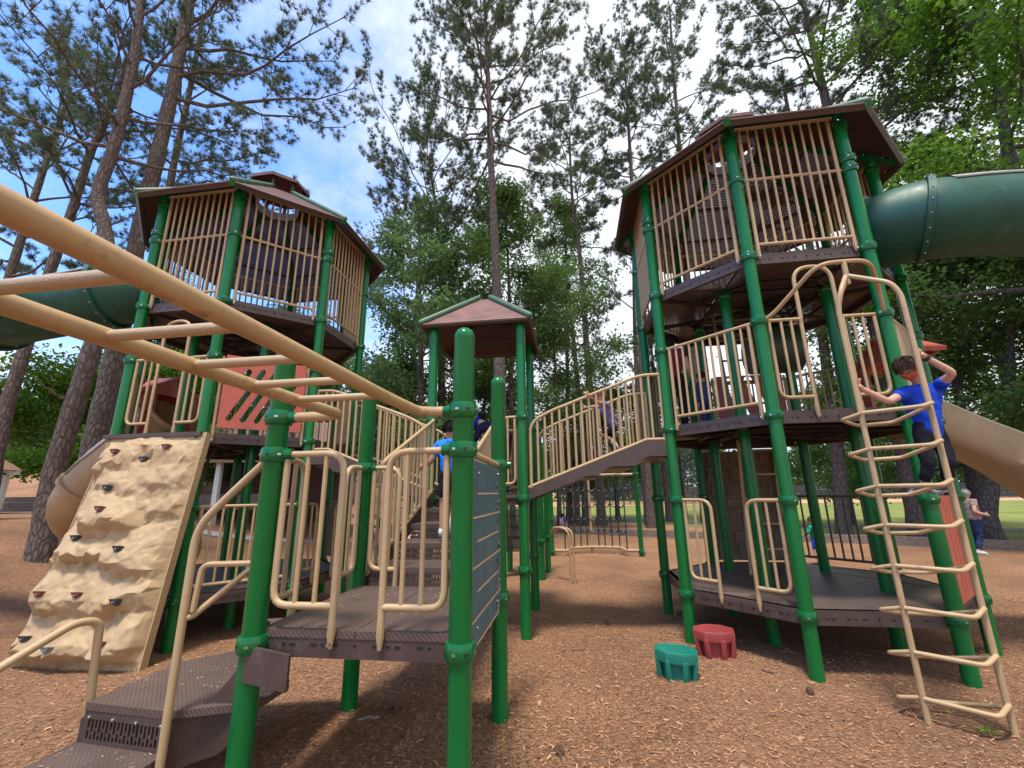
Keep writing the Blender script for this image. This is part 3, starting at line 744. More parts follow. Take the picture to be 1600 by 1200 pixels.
inner_ladder(tr_, RA_ - .35, RB_ - .3, Z2, Z3 - .1, .5, BROWNLADDER)
inner_ladder(tr_, RA_ - .2, RB_ + .35, Z1, Z2 - .1, .45, TAN, (1, 0), -.2)
# faux stone back wall of the lowest storey
def stone_panel(t, P, Q, z0, z1):
    P = np.array(P, float); Q = np.array(Q, float); d = (Q - P) / np.linalg.norm(Q - P); nr = np.array([d[1], -d[0]]); Lg = np.linalg.norm(Q - P)
    m = M('faux_stone', (0.20, 0.145, 0.095), 0.8, 0, 0.25, 5, 0.3, 25)
    base = part('stone_wall', MB().slab([(*(P - nr * .10), z0), (*(Q - nr * .10), z0), (*(Q - nr * .10), z1), (*(P - nr * .10), z1)], .05), [m], t)
    z = z0 + .01; row = 0
    while z < z1 - .12:
        h = .20 + .12 * random.random(); h = min(h, z1 - z - .01); s = .08 if row % 2 else .12
        while s < Lg - .16:
            w_ = min(.20 + .22 * random.random(), Lg - .1 - s); sd = [(s + .012, z + .012), (s + w_ - .012, z + .012 + .02 * random.random()), (s + w_ - .02, z + h - .012), (s + .02, z + h - .012 - .02 * random.random())]
            q = [(*(P + d * u - nr * .10), v) for u, v in sd]; f = [(*(P + d * (u + (s + w_ / 2 - u) * .16) + nr * -.055), v + (z + h / 2 - v) * .16) for u, v in sd]
            part('stone', MB().add(q + f, [(4, 5, 6, 7), (0, 1, 5, 4), (1, 2, 6, 5), (2, 3, 7, 6), (3, 0, 4, 7)]), [m], base, smooth=False)
            s += w_
        z += h; row += 1
stone_panel(tr_, R.e(4)[1], R.e(4)[0], Z1 + .01, Z2 - .16)

# ---- small square roofed tower in the middle
EA0, EA1, EB0, EB1, ZE = -1.876, -.656, 5.55, 6.77, 1.63
te = thing('roofed_tower', 'small square tower with brown pyramid roof between the octagonal towers', 'play tower', -1.266, 6.16)
EV = [(EA0, EB0), (EA1, EB0), (EA1, EB1), (EA0, EB1)]
for a, b in EV: post(te, a, b, 3.98, [ZE - .05, ZE + .98, .75])
for i in range(2):
    for j in range(2):
        a0, b0 = EA0 + .61 * i, EB0 + .61 * j
        part('deck_panel', MB().box((a0 + .305, b0 + .305, ZE - .022), (.604, .604, .044)), [RIBBED], te, sharp=30)
for k in range(4): fascia(te, EV[k], EV[(k + 1) % 4], ZE)
guard(te, EV[2], EV[3], ZE, ZE + .98, 8)
gate(te, EV[1], EV[0], ZE, ZE + .98, 1, .15, 1, TAN, r=.018)
ec = np.array((-1.266, 6.16)); sg = [(-1, -1), (1, -1), (1, 1), (-1, 1)]
lo = [np.array((ec[0] + x * .76, ec[1] + y * .76, 3.93)) for x, y in sg]; up = [np.array((ec[0] + x * .10, ec[1] + y * .10, 4.55)) for x, y in sg]
for k in range(4):
    j = (k + 1) % 4
    pn = part('roof_panel', MB().slab([lo[k], lo[j], up[j], up[k]], .01), [ROOFS if k == 0 else ROOF], te, smooth=False)
    for f in (0.02, .3, .62, .95): part('batten', MB().tube([lerp(lo[k], up[k], f) - (0, 0, .035), lerp(lo[j], up[j], f) - (0, 0, .035)], .028, 4), [RIBROWN], pn)
    part('roof_edge', MB().tube([lo[k], lo[j]], .014, 6), [ROOFEDGE], pn)
    part('ridge_tube', MB().tube([lo[k] + (0, 0, .03), up[k] + (0, 0, .03)], .045, 10, ball=True), [RIDGE], te)
# black slotted curtain hung under the back edge of its deck
mb = MB()
for r_ in range(8):
    for i in range(22):
        a = EA1 - .29 + .22 * i / 21; mb.box((a, EB0 - .01 + (r_ % 2) * .012, ZE - .22 - .062 * r_), (.007, .012, .045))
    mb.box((EA1 - .18, EB0 - .004, ZE - .19 - .062 * r_), (.25, .014, .012))
part('slotted_curtain', mb, [BLACKC], te, smooth=False)

# ---- near deck with its four domed posts
DA0, DA1, DB0, DB1, ZD = -1.875, -.655, 2.525, 3.745, .905
td = thing('entry_platform', 'low brown square platform on four round topped green posts in the foreground', 'platform', -1.265, 3.135)
for (a, b, cl) in ((DA0, DB0, (ZD - .07, 1.90, 2.135)), (DA1, DB0, (ZD - .07, 1.90, 2.135)), (DA0, DB1, (ZD - .07, 1.88)), (DA1, DB1, (ZD - .07, 1.88))):
    post(td, a, b, 2.67, cl, True)
# tan sockets where rails meet the clamps
mb = MB()
dp = [(DA0 + .07, DB0 - .03), (DA1 - .07, DB0 - .03), (DA1 + .03, DB0 + .06), (DA1 + .03, DB1 - .07), (DA0 + .07, DB1 + .0), (DA0 - .03, DB1 - .06), (DA0 - .03, DB0 + .07)]
part('deck_panel', MB().prism([(DA0 + .02, DB0 + .018), (-1.268, DB0 + .018), (-1.268, DB1), (DA0 + .02, DB1)], ZD - .04, ZD), [RIBBED], td, sharp=30)
part('deck_panel', MB().prism([(-1.262, DB0 + .018), (DA1 - .02, DB0 + .018), (DA1 - .02, DB1), (-1.262, DB1)], ZD - .04, ZD), [RIBBED], td, sharp=30)
DV = [(DA0, DB0), (DA1, DB0), (DA1, DB1), (DA0, DB1)]
for k in range(4): fascia(td, DV[k], DV[(k + 1) % 4], ZD - .002, .14, False)
gate(td, DV[0], DV[1], ZD, 1.90, 1, .36, 2, r=.0205); gate(td, DV[1], DV[0], ZD, 1.90, 1, .34, 2, r=.0205)
gate(td, DV[3], DV[2], ZD, 1.88, 1, .22, 2, r=.021)
gate(td, DV[3], DV[0], ZD, 1.88, 1, .20, 1, r=.021); gate(td, DV[0], DV[3], ZD, 1.88, 1, .22, 1, r=.021)
mb = MB()
for (a, b), z in ((DV[0], 2.135), (DV[1], 2.135), (DV[0], 1.90), (DV[1], 1.90)):
    s = 1 if a < -1 else -1; mb.tube([(a + s * .06, b, z), (a + s * .125, b, z)], [.040, .034], 12)
for (a, b) in DV[2:]:
    for s in (-1, 1): mb.tube([(a + s * .055, b, 1.88), (a + s * .11, b, 1.88)], [.034, .03], 10)
part('clamp_socket', mb, [GREENC], td)
# slate coloured height panel with grooves and small cut marks
ph = MB(); x = DA1 + .012; y0, y1 = DB0 + .075, DB1 - .10; zb, zt_ = ZD - .13, 1.845
prof = [(y0, zb), (y1 - .1, zb), (y1, zb + .1), (y1, zt_ - .06), (y1 - .06, zt_), (y0, zt_)]
ph.add([(x, p, q) for p, q in prof] + [(x + .022, p, q) for p, q in prof], [tuple(range(5, -1, -1)), tuple(range(6, 12))] + [(i, (i + 1) % 6, 6 + (i + 1) % 6, 6 + i) for i in range(6)])
hp = part('height_panel', ph, [SLATE], td, sharp=30)
mb = MB()
for i in range(7):
    z = 1.645 - .143 * i; s0, s1 = (y0 + .18, y1 - .13) if i % 2 == 0 else (y0 + .05, y1 - .05)
    mb.box((x + .0235, (s0 + s1) / 2, z), (.004, s1 - s0, .010)); mb.box((x + .0232, (s0 + s1) / 2, z + .009), (.003, s1 - s0, .008), mi=1)
    cy = (y1 - .20) if i % 2 == 0 else (y1 - .13)
    rg = random.Random(i)
    for col in (0, 1):
        for row in (0, 1):
            for k in range(4):
                mb.box((x + .0233, cy + col * .06 + rg.uniform(-.016, .016), z + .035 + row * .042 + rg.uniform(-.014, .014)), (.004, .010, .012), mi=rg.choice((0, 2, 2)))
part('groove', mb, [CREAM, M('groove_shadow_brown', (0.2, 0.12, 0.08), 0.7), DARK], hp, smooth=False)
part('top_rail', MB().tube([(DA1, DB0 + .06, 1.90), (DA1, DB1 - .06, 1.88)], .022, 10), [TAN], td)
mb = MB()
for p, q in ((y0 + .2, zt_ - .07), (y1 - .12, zt_ - .05), (y0 + .18, zb + .1), (y1 - .2, zb + .1)): mb.ball((x + .024, p, q), .010, 8, 5)
part('bolt', mb, [BOLT], hp)

# ---- three flights of stairs
stair('stairs', 'brown stairs with tan handrails rising from the entry platform to the small roofed tower', -.97, 3.75, ZD, -.97, 5.55, ZE, .86, 4, .98, .98, 12, 'flights of stairs')
stair('bridge_stairs', 'brown stair bridge climbing left from the small roofed tower to the left tower', EA0, EB1 - .04, ZE, L.v[2][0], EB1 - .04, 2.19, 1.13, 4, .95, .91, 16, 'flights of stairs', .28)
stair('bridge_stairs', 'brown stair bridge with a girl on it climbing right to the right tower', EA1, EB0 + .04, ZE, R.v[7][0], EB0 + .04, 2.19, 1.13, 4, .95, .91, 16, 'flights of stairs', .28)

# ---- winding entry steps at the lower left
ts = thing('entry_steps', 'brown moulded entry steps curving up to the platform at lower left', 'steps', -2.6, 2.5)
sx0, sx1 = -2.98, -2.36
part('tread', MB().prism([(sx0 - .03, 2.02), (sx1, 2.02), (sx1, 2.70), (sx0 - .03, 2.70)], .21, .25), [RIBBED], ts, sharp=30)
part('tread', MB().prism([(sx0, 2.60), (sx1 - .01, 2.55), (-1.93, 2.72), (-1.93, 3.0), (-2.25, 3.45), (-2.7, 3.55), (sx0, 3.25)], .42, .46), [RIBBED], ts, sharp=30)
part('tread', MB().prism([(-2.2, 3.0), (-1.92, 2.78), (-1.92, 3.68), (-2.3, 3.62), (-2.7, 3.5)], .645, .685), [RIBBED], ts, sharp=30)
def riser(P, Q, z0, z1):
    P = np.array(P); Q = np.array(Q); d = Q - P; Lr = np.linalg.norm(d); d = d / Lr; a = math.atan2(d[1], d[0]); mb = MB()
    H = z1 - z0; c = (P + Q) / 2
    mb.box((*c, z1 - H * .13), (Lr, .02, H * .26), a); mb.box((*c, z0 + .010), (Lr, .02, .020), a)
    m = 22
    for i in range(m + 1):
        p = P + d * Lr * i / m; mb.box((*p, z0 + H * .37), (.013 if i % 22 else .05, .018, H * .74), a)
        if i < m: p = P + d * Lr * (i + .5) / m; mb.box((*p, z0 + H * .30 + (.02 if i % 2 else 0)), (.016, .014, .014), a)
    for s in (.07, .36, .64, .93):
        p = P + d * Lr * s; mb.ball((p[0] + d[1] * .012, p[1] - d[0] * .012, z1 - .035), .011, 8, 5, mi=1)
    part('riser', mb, [BROWNF, BOLT], ts, sharp=30)
riser((sx0 + .0, 2.615), (sx1, 2.56), .25, .42)
riser((sx0 - .03, 2.03), (sx1, 2.03), .0, .21)
# curved inner side plate
pth2 = smooth_path([(sx1 + .01, 2.545), (sx1 + .03, 2.60), (-2.24, 2.66), (-2.08, 2.68), (-1.95, 2.66), (-1.87, 2.62)], 5); n_ = len(pth2); V = []
for i, p in enumerate(pth2):
    f = i / (n_ - 1); zt2 = .42 + .10 * f + .40 * float(sstep(.35, .95, f)); zb2 = .10 + .18 * f + .34 * float(sstep(.5, 1, f))
    for o in (0, .022): V += [(p[0] + o * .3, p[1] + o, zb2), (p[0] + o * .3, p[1] + o, zt2)]
F = []
for i in range(n_ - 1):
    b = i * 4; c = b + 4; F += [(b, c, c + 1, b + 1), (b + 2, b + 3, c + 3, c + 2), (b + 1, c + 1, c + 3, b + 3), (b, b + 2, c + 2, c)]
F += [(0, 1, 3, 2), (n_ * 4 - 4, n_ * 4 - 2, n_ * 4 - 1, n_ * 4 - 3)]
part('side_plate', MB().add(V, F), [BROWNF], ts, sharp=40)
part('side_plate', MB().slab([(-1.87, 2.47, .66), (-1.60, 2.47, .62), (-1.60, 2.47, .80), (-1.87, 2.47, .84)], .02), [BROWNF], ts)
mb = MB()
A_ = (sx1 + .035, 2.50)
mb.tube(bend([(*A_, -.15), (*A_, 1.47), (DA0 - .28, 2.53, 1.66), (DA0 - .06, DB0, 1.86)], .12, 7), .0235, 12)
part('handrail', mb, [GRIP], ts)
mb = MB()
mb.tube(bend([(A_[0], A_[1], .96), (A_[0] + .03, A_[1] + .03, .96), (DA0 - .33, 2.60, 1.06), (DA0 - .10, 2.60, 1.24)], .05), .019, 10)
mb.tube(bend([(A_[0] + .04, A_[1] + .02, .99), (A_[0] + .05, A_[1] + .03, 1.25), (DA0 - .09, 2.60, 1.25)], .05), .017, 8)
part('lower_rail', mb, [TAN], ts)
mb = MB()
mb.tube(bend([(-3.13, 1.78, -.15), (-3.10, 1.80, .62), (-3.05, 2.50, .92), (-3.02, 2.62, .90), (-3.01, 2.66, .25)], .13, 8), .0235, 12)
part('handrail', mb, [GRIP], ts)

# ---- overhead ladder running past the camera
to = thing('overhead_ladder', 'thick tan overhead ladder running from the platform posts to the upper left', 'overhead ladder', -1.3, 1.2)
ZO = 2.135; aR, aL = -.947, -1.43
mb = MB(); mb.tube(bend([(DA1 - .10, DB0, ZO), (aR + .02, DB0 - .02, ZO), (aR, 2.12, ZO), (aR, -1.6, ZO)], .30, 9), .031, 18); part('beam', mb, [TANR], to)
mb = MB(); mb.tube(bend([(DA0 + .10, DB0, ZO), (aL - .0, DB0 - .02, ZO), (aL, 2.28, ZO), (aL, -1.6, ZO)], .16, 9), .031, 18); part('beam', mb, [TANR], to)
for i in range(12):
    b = 2.03 - .318 * i; part('rung', MB().tube([(aL + .03, b, ZO), (aR - .02, b, ZO)], .0185, 12), [GRIP], to)
for a in (aL, aR): post(to, a - (.1 if a < -1.2 else -.1), -1.7, 2.4, (ZO,), True)

# ---- climbing wall with moulded boulders
tw = thing('climbing_wall', 'tan moulded boulder climbing wall leaning against the left tower', 'climbing wall', -5.12, 4.4)
def rock_wall():
    nu, nv = 110, 170; rng = random.Random(11)
    Bs = []
    for (cu, cv, ru, rv, h) in ((.20, .90, .24, .085, .10), (.62, .93, .30, .06, .07), (.33, .79, .26, .08, .11), (.72, .80, .30, .10, .08), (.38, .645, .30, .12, .17), (.80, .66, .22, .09, .07), (.24, .475, .27, .085, .14), (.70, .47, .30, .10, .14),
                                (.16, .30, .22, .085, .13), (.50, .305, .20, .09, .11), (.80, .31, .22, .09, .13), (.14, .10, .20, .10, .11), (.47, .115, .22, .10, .13), (.82, .12, .20, .10, .12), (.05, .2, .1, .05, .06), (.95, .9, .12, .05, .05)):
        Bs.append((cu, cv, ru, rv, h, rng.uniform(-.5, .5), rng.uniform(-1, 1)))
    Pq = lambda u, v: np.array((-5.83 + u * 1.50 + (v) * ( .12 - .19 * u), 4.225 + v * .43, -.02 + v * 2.43))
    nrm = np.array((0, -.985, .174))
    def height(u, v):
        h = .010; q = Vector((u * 1.4, v * 2.4, .3)); wob = noise.noise(q * 3.1) * .05; wob2 = noise.noise(q * 2.7 + Vector((5, 2, 1))) * .04
        for (cu, cv, ru, rv, hh, tw_, sk) in Bs:
            du = (u + wob - cu) / (ru * 1.05) + sk * (v - cv) * 2.0; dv = (v + wob2 * 1.4 - cv + du * tw_ * .05) / (rv * 1.16)
            sx_ = 1 - abs(du) ** 2.6
            if sx_ <= 0 or abs(dv) > 1: continue
            t = (1 - dv) / 2
            f = (t / .74) ** .7 if t < .74 else max(0.0, (1 - t) / .26) ** .6
            h = max(h, hh * 1.6 * f * sx_ ** .4)
        return h
    cu_, cv_ = 20, 32; kf = 6; nu, nv = cu_ * kf, cv_ * kf
    Hc = np.zeros((cv_ + 1, cu_ + 1)); Ju = np.zeros_like(Hc); Jv = np.zeros_like(Hc)
    for j in range(cv_ + 1):
        for i in range(cu_ + 1):
            inn = 0 < i < cu_ and 0 < j < cv_
            Ju[j, i] = rng.uniform(-.38, .38) / cu_ if inn else 0; Jv[j, i] = rng.uniform(-.34, .34) / cv_ if inn else 0
            u, v = i / cu_ + Ju[j, i], j / cv_ + Jv[j, i]; h = height(u, v)
            if h > .03: h += rng.uniform(-.011, .013)
            e = min(u, 1 - u, v, 1 - v)
            Hc[j, i] = .004 + (h - .004) * min(1, max(0, (e - .012) / .035))
    V = np.zeros((nv + 1, nu + 1, 3)); HH = np.zeros((nv + 1, nu + 1)); UU = HH.copy(); VV = HH.copy()
    for j in range(nv + 1):
        for i in range(nu + 1):
            ci, cj = min(i // kf, cu_ - 1), min(j // kf, cv_ - 1); f, g = i / kf - ci, j / kf - cj
            def ip(A):
                a, b, c, d = A[cj, ci], A[cj, ci + 1], A[cj + 1, ci], A[cj + 1, ci + 1]
                if (ci * 7 + cj * 5) % 3: return a + f * (b - a) + g * (d - b) if f > g else a + g * (c - a) + f * (d - c)
                return a + f * (b - a) + g * (c - a) if f + g < 1 else d + (1 - f) * (c - d) + (1 - g) * (b - d)
            UU[j, i], VV[j, i], HH[j, i] = i / nu + ip(Ju), j / nv + ip(Jv), ip(Hc)
    for A in (HH,):                                   # soften the facets as moulding does
        for _ in range(1):
            B = A.copy(); B[1:-1, 1:-1] = (A[1:-1, 1:-1] * 2 + A[:-2, 1:-1] + A[2:, 1:-1] + A[1:-1, :-2] + A[1:-1, 2:]) / 6; A[:] = B
    for j in range(nv + 1):
        for i in range(nu + 1):
            u, v, h = UU[j, i], VV[j, i], HH[j, i]
            q = Vector((u * 1.4, v * 2.4, h * 3)); k = min(1, h / .03)
            h += (.35 + .65 * k) * (.007 * noise.fractal(q * 10, 1.0, 2.0, 4) - .006 * max(0, 1 - 9 * abs(noise.noise(Vector((q.x * 3.5 + q.y * 2.2, q.y * 4.5 - q.x * 1.5, .4))))))
            V[j, i] = Pq(u, v) + nrm * h
    idx = np.arange((nv + 1) * (nu + 1)).reshape(nv + 1, nu + 1)
    F = np.stack([idx[:-1, :-1], idx[:-1, 1:], idx[1:, 1:], idx[1:, :-1]], -1).reshape(-1, 4)
    return V, F, Pq, nrm
RV, RF, RP, RN = rock_wall()
ROCK = M('tan_moulded_rock', (0.37, 0.24, 0.118), 0.6, 0, 0.2, 3.0, 0.25, 60, col2=(0.46, 0.325, 0.18))
rmesh = fast_mesh('rock_face', RV.reshape(-1, 3) - np.array(OFF[tw.name]), RF, ROCK, True); rmesh.set_sharp_from_angle(angle=rad(32))
rface = part('rock_face', rmesh, None, tw)
mb = MB()
for u0, u1, w in ((-.012, -.002, 1), (1.002, 1.012, 1)):
    q = [RP(u0, 0), RP(u1, 0), RP(u1, 1), RP(u0, 1)]; V = [x + RN * .012 for x in q] + [x - RN * .07 for x in q]
    mb.add(V, [(0, 1, 2, 3), (7, 6, 5, 4), (0, 4, 5, 1), (1, 5, 6, 2), (2, 6, 7, 3), (3, 7, 4, 0)])
part('side_frame', mb, [TAN], tw, sharp=30)
part('back_sheet', MB().slab([RP(0, 0) - RN * .03, RP(1, 0) - RN * .03, RP(1, 1) - RN * .03, RP(0, 1) - RN * .03], .03), [TAN], tw)
part('top_ledge', MB().box((-5.12, 4.66, Z2 - .035), (1.36, .10, .05)), [BROWNF], tw)
mb = MB()
for i in range(13):
    for u in (.015, .985): mb.ball(RP(u, .02 + .08 * i) + RN * .012, .008, 6, 4)
for i in range(5): mb.ball(RP(.1 + .2 * i, .985) + RN * .012, .008, 6, 4); mb.ball(RP(.1 + .2 * i, .015) + RN * .012, .008, 6, 4)
part('bolt', mb, [BOLT], tw)
HR = M('hold_brick_red', (0.20, 0.055, 0.045), 0.6, 0, 0.2, 12, 0.3, 60); HB = M('hold_charcoal', (0.05, 0.055, 0.06), 0.6, 0, 0.2, 12, 0.3, 60); HG = M('hold_grey', (0.22, 0.23, 0.25), 0.6, 0, 0.2, 12, 0.3, 60)
for (u, v, m) in ((.24, .905, HR), (.72, .92, HR), (.50, .865, HB), (.33, .73, HB), (.42, .63, HR), (.20, .50, HB), (.66, .46, HB), (.15, .285, HR), (.45, .275, HR), (.80, .265, HB), (.12, .11, HB), (.40, .085, HG), (.77, .10, HR)):
    c = RV[int(v * 192), int(u * 120)] + RN * .012; mb = MB()
    up_ = np.array((0, .174, .985)); sx = np.array((1.0, 0, 0))
    prof = [(-.052, .022, .0), (.052, .026, .0), (.034, -.024, .0), (.0, -.04, .0), (-.036, -.022, .0)]
    base = [c + sx * p[0] + up_ * p[1] - RN * .03 for p in prof]; top = [c + sx * p[0] * .92 + up_ * (p[1] * .9 + .008) + RN * (.036 if p[1] > 0 else .015) for p in prof]
    mb.add(base + top, [tuple(range(5, 10))] + [(i, (i + 1) % 5, 5 + (i + 1) % 5, 5 + i) for i in range(5)])
    mb.ball(c + RN * .030, .009, 6, 4, mi=1)
    part('hand_hold', mb, [m, BOLT], rface, smooth=False)

# ---- slides
def tube_slide(label, pts, r, mats, flanges, group, name='tube_slide', strip=None, n=28, legs=()):
    p = smooth_path(pts, 7); t = thing(name, label, 'slide', pts[0][0], pts[0][1], 0, group)
    T = np.gradient(p, axis=0)
    inner = p[::-1]
    part('tube_shell', MB().tube(p, r, n, cap=False), [mats[0]], t); part('tube_lining', MB().tube(inner, r - .03, n, cap=False), [mats[0]], t)
    for f in flanges:
        i = int(f * (len(p) - 1)); d = T[i] / np.linalg.norm(T[i])
        part('flange', MB().tube([p[i] - d * .035, p[i] - d * .03, p[i] + d * .03, p[i] + d * .035], [r + .005, r + .045, r + .045, r + .005], n, cap=False), [mats[0]], t)
    for f in flanges[1:]:
        i = int(f * (len(p) - 1)); d = T[i] / np.linalg.norm(T[i]); a_ = np.cross(d, (0, 0, 1.0)); a_ /= np.linalg.norm(a_); b_ = np.cross(a_, d); mb = MB()
        for k in range(20): mb.ball(p[i] + (a_ * math.cos(k * .3142) + b_ * math.sin(k * .3142)) * (r + .045), .010, 6, 4)
        part('flange_bolts', mb, [BOLT], t, smooth=True)['kind'] = 'stuff'
    if strip:
        i0, i1 = [int(f * (len(p) - 1)) for f in strip]; V = []; mm = i1 - i0 + 1
        for i in range(i0, i1 + 1):
            d = T[i] / np.linalg.norm(T[i]); side = np.cross(d, (0, 0, 1.0)); side /= np.linalg.norm(side); u = np.cross(side, d)
            for a in np.linspace(-52, 52, 9): V.append(p[i] + (r + .012) * (side * math.sin(rad(a)) + u * math.cos(rad(a))))
        F = [(i * 9 + k, i * 9 + k + 1, (i + 1) * 9 + k + 1, (i + 1) * 9 + k) for i in range(mm - 1) for k in range(8)]
        part('window_strip', MB().add(V, F), [mats[1]], t)
        edge = [V[i * 9] for i in range(mm)]; edge2 = [V[i * 9 + 8] for i in range(mm)]
        part('strip_frame', MB().tube(edge, .014, 6), [mats[2]], t); part('strip_frame', MB().tube(edge2, .014, 6), [mats[2]], t)
    for (a, b, z) in legs: post(t, a, b, z, (z - .15,), True)
    return t
A_, B_ = R.e(1); m_ = lerp(A_, B_, .5); ndir = np.array((.7071, -.7071))
wp = lambda x, y, z: (*Wi(x, y), z)
tube_slide('green tube slide with beige strip leaving the right tower\'s top floor', [(*(m_ - ndir * .05), Z3 + .36), (*(m_ + ndir * .30), Z3 + .33), wp(4.75, 4.22, Z3 + .29), wp(5.4, 4.12, Z3 + .26), wp(6.2, 4.15, Z3 + .20), wp(7.4, 4.3, Z3 - .05), wp(9.0, 4.6, Z3 - .6), wp(10.4, 5.0, Z3 - 1.5), wp(11.8, 5.3, Z3 - 2.6), wp(13, 5.5, Z3 - 3.5)],
           .43, (TUBEG, TUBETOP, GREYT), (.005, .19, .62), 'green tube slides', strip=(.235, .60), legs=((*Wi(8.0, 4.4), 3.2),))
A_, B_ = L.e(7); m_ = lerp(A_, B_, .5); ndir = np.array((-.7071, -.7071))
tube_slide('green tube slide descending left from the left tower behind the overhead ladder', [(*(m_ - ndir * .05), Z3 + .36), (*(m_ + ndir * .3), Z3 + .30), wp(-6.3, 5.72, 4.36), wp(-7.0, 5.7, 4.22), wp(-7.8, 5.8, 4.08), wp(-8.8, 5.8, 3.85), wp(-10.2, 5.8, 3.4), wp(-11.6, 5.7, 2.7), wp(-12.8, 5.6, 2.0)],
           .43, (TUBEG, TUBETOP, GREYT), (.005, .17, .44, .7), 'green tube slides', strip=(.08, .42), legs=((*Wi(-6.62, 5.15), 4.40),))
m_ = lerp(*L.e(6), .5)
tube_slide('tan spiral tube slide curling out behind the climbing wall', [(m_[0] + .1, m_[1], Z2 + .50), wp(-6.05, 7.05, 2.45), wp(-6.45, 6.98, 1.98), wp(-6.75, 7.05, 1.55), wp(-6.85, 7.5, 1.25), wp(-6.4, 8.0, 1.15), wp(-5.9, 7.9, .85), wp(-5.7, 7.4, .55)],
           .42, (TUBET, TUBETOP, TUBETOP), (.02, .36, .66), None, 'spiral_slide', strip=(.04, .33))
# open wave slide on the right
m_ = lerp(*R.e(2), .45)
tv = thing('wave_slide', 'open tan wave slide descending from the right tower\'s middle floor', 'slide', m_[0], m_[1])
def wave():
    s = np.linspace(0, 4.2, 44); z = Z2 - .04 - .60 * np.maximum(0, s - .12) + .05 * np.sin(s * 3.0 - .6) * sstep(.5, 1.2, s) ; z = np.maximum(z, .28)
    prof = [(-.40, .26), (-.36, .30), (-.31, .27), (-.28, .08), (-.18, .0), (.18, .0), (.28, .08), (.31, .27), (.36, .30), (.40, .26)]
    low = [(.37, .17), (.33, -.06), (.20, -.15), (-.20, -.15), (-.33, -.06), (-.37, .17)]
    ring = prof + low; V = []; n = len(ring)
    for i in range(len(s)):
        k = 1 + .0 * i; under = .10 * (np.sin(s[i] * 3.0 + .9)) * float(sstep(.3, 1, s[i]))
        for (o, h) in ring:
            hh = h * (1.05 if h > .2 else 1) + (under if h < -.05 else 0); V.append((m_[0] + .08 + s[i], m_[1] + o, z[i] + hh))
    F = [(i * n + k, (i + 1) * n + k, (i + 1) * n + (k + 1) % n, i * n + (k + 1) % n) for i in range(len(s) - 1) for k in range(n)]
    F += [tuple(range(n - 1, -1, -1)), tuple((len(s) - 1) * n + k for k in range(n))]
    return MB().add(V, F)
part('slide_bed', wave(), [SLIDE], tv, sharp=50)
def hood(t, P, Q, z, mat):
    P = np.array(P, float); Q = np.array(Q, float); d = (Q - P) / np.linalg.norm(Q - P); nr = np.array([d[1], -d[0]]); mid = (P + Q) / 2
    e = lambda s, o, zz_: (*(mid + d * s + nr * o), zz_); mb = MB()
    for sg_ in (-1, 1):
        mb.slab([e(sg_ * .50, -.02, z), e(sg_ * .30, -.02, z), e(sg_ * .30, -.02, z + .95), e(sg_ * .50, -.02, z + .85)], .05)
        mb.slab([e(sg_ * .58, -.06, z + .83), e(0, -.06, z + 1.16), e(0, .34, z + 1.16), e(sg_ * .58, .34, z + .83)], .05)
    mb.slab([e(-.5, -.02, z + .84), e(.5, -.02, z + .84), e(0, -.02, z + 1.13)], .04); mb.slab([e(-.5, .30, z + .80), e(.5, .30, z + .80), e(0, .30, z + 1.12)], .04)
    for k in range(4): mb.box(e(-.42 + .045 * k, .012, z + .55), (.012, .012, .34), math.atan2(d[1], d[0]))
    return part('slide_hood', mb, [mat], t, sharp=25)
hood(tr_, *R.e(2), Z2, RED); hood(tl, *L.e(6), Z2, RED)

# ---- bent rung ladder in front of the right tower
tk = thing('bent_ladder', 'tan freestanding ladder of bent loop rungs in front of the right tower', 'ladder', 2.65, 3.95)
la, ra_, lb, rb = 2.436, 2.862, 4.02, 3.87
ltop, rtop = 3.34, 3.30
mb = MB(); mb.tube(bend([(la, lb, -.2), (la + .01, lb + .04, ltop - .1), (la + .06, lb + .02, ltop + .08), (2.63, 4.16, 3.60)], .08, 5), .0215, 12); part('rail', mb, [TAN], tk)
mb = MB(); mb.tube(bend([(ra_, rb, -.2), (ra_ + .01, rb + .04, rtop - .02), (ra_ - .03, rb + .06, rtop + .10), (2.66, 4.16, 3.60)], .08, 5), .0215, 12); part('rail', mb, [TAN], tk)
mb = MB(); mb.tube([(2.645, 4.17, 3.52), (2.645, 4.17, 3.76)], .024, 10); mb.tube(bend([(2.64, 4.18, 3.56), (2.53, 4.17, 3.36), (2.45, 4.075, 3.08)], .08), .018, 8); part('bracket', mb, [TAN], tk)
mb = MB(); Pm, Qm = np.array(R.e(0)[0]), np.array(R.e(0)[1])
mb.tube(bend([(Pm[0] + .05, Pm[1] - .05, rail(Z2)), (Pm[0] + .12, Pm[1] - .14, rail(Z2) + .05), (2.42, 4.17, 3.76), (2.87, 4.17, 3.76), (Qm[0] - .10, Qm[1] - .16, 3.62), (Qm[0] - .06, Qm[1] - .10, rail(Z2) + .05), (Qm[0] - .03, Qm[1] - .05, rail(Z2))], .14, 6), .021, 10)
part('arch_rail', mb, [TAN], tk)
for i in range(8):
    z = .17 + .302 * i; fl = math.sin(i * 2.1) * .02
    lz, rz_ = z - .02, z + .02
    P = [(la, lb - .01, lz), (2.72, rb - .10 + fl * .4, lz - .0), (ra_, rb - .01, rz_)]
    Bk = [(ra_, rb + .01, rz_ - .02), (2.74, 4.14, z - .09), (2.50, 4.22, z - .10), (2.325, 4.13, z - .06), (la, lb + .01, lz + .0)]
    rg = part('rung', MB().tube(bend(P, .035, 4), .017, 10), [TAN], tk)
    part('rung_loop', MB().tube(bend(Bk, .03, 4), .0155, 10), [TAN], rg)

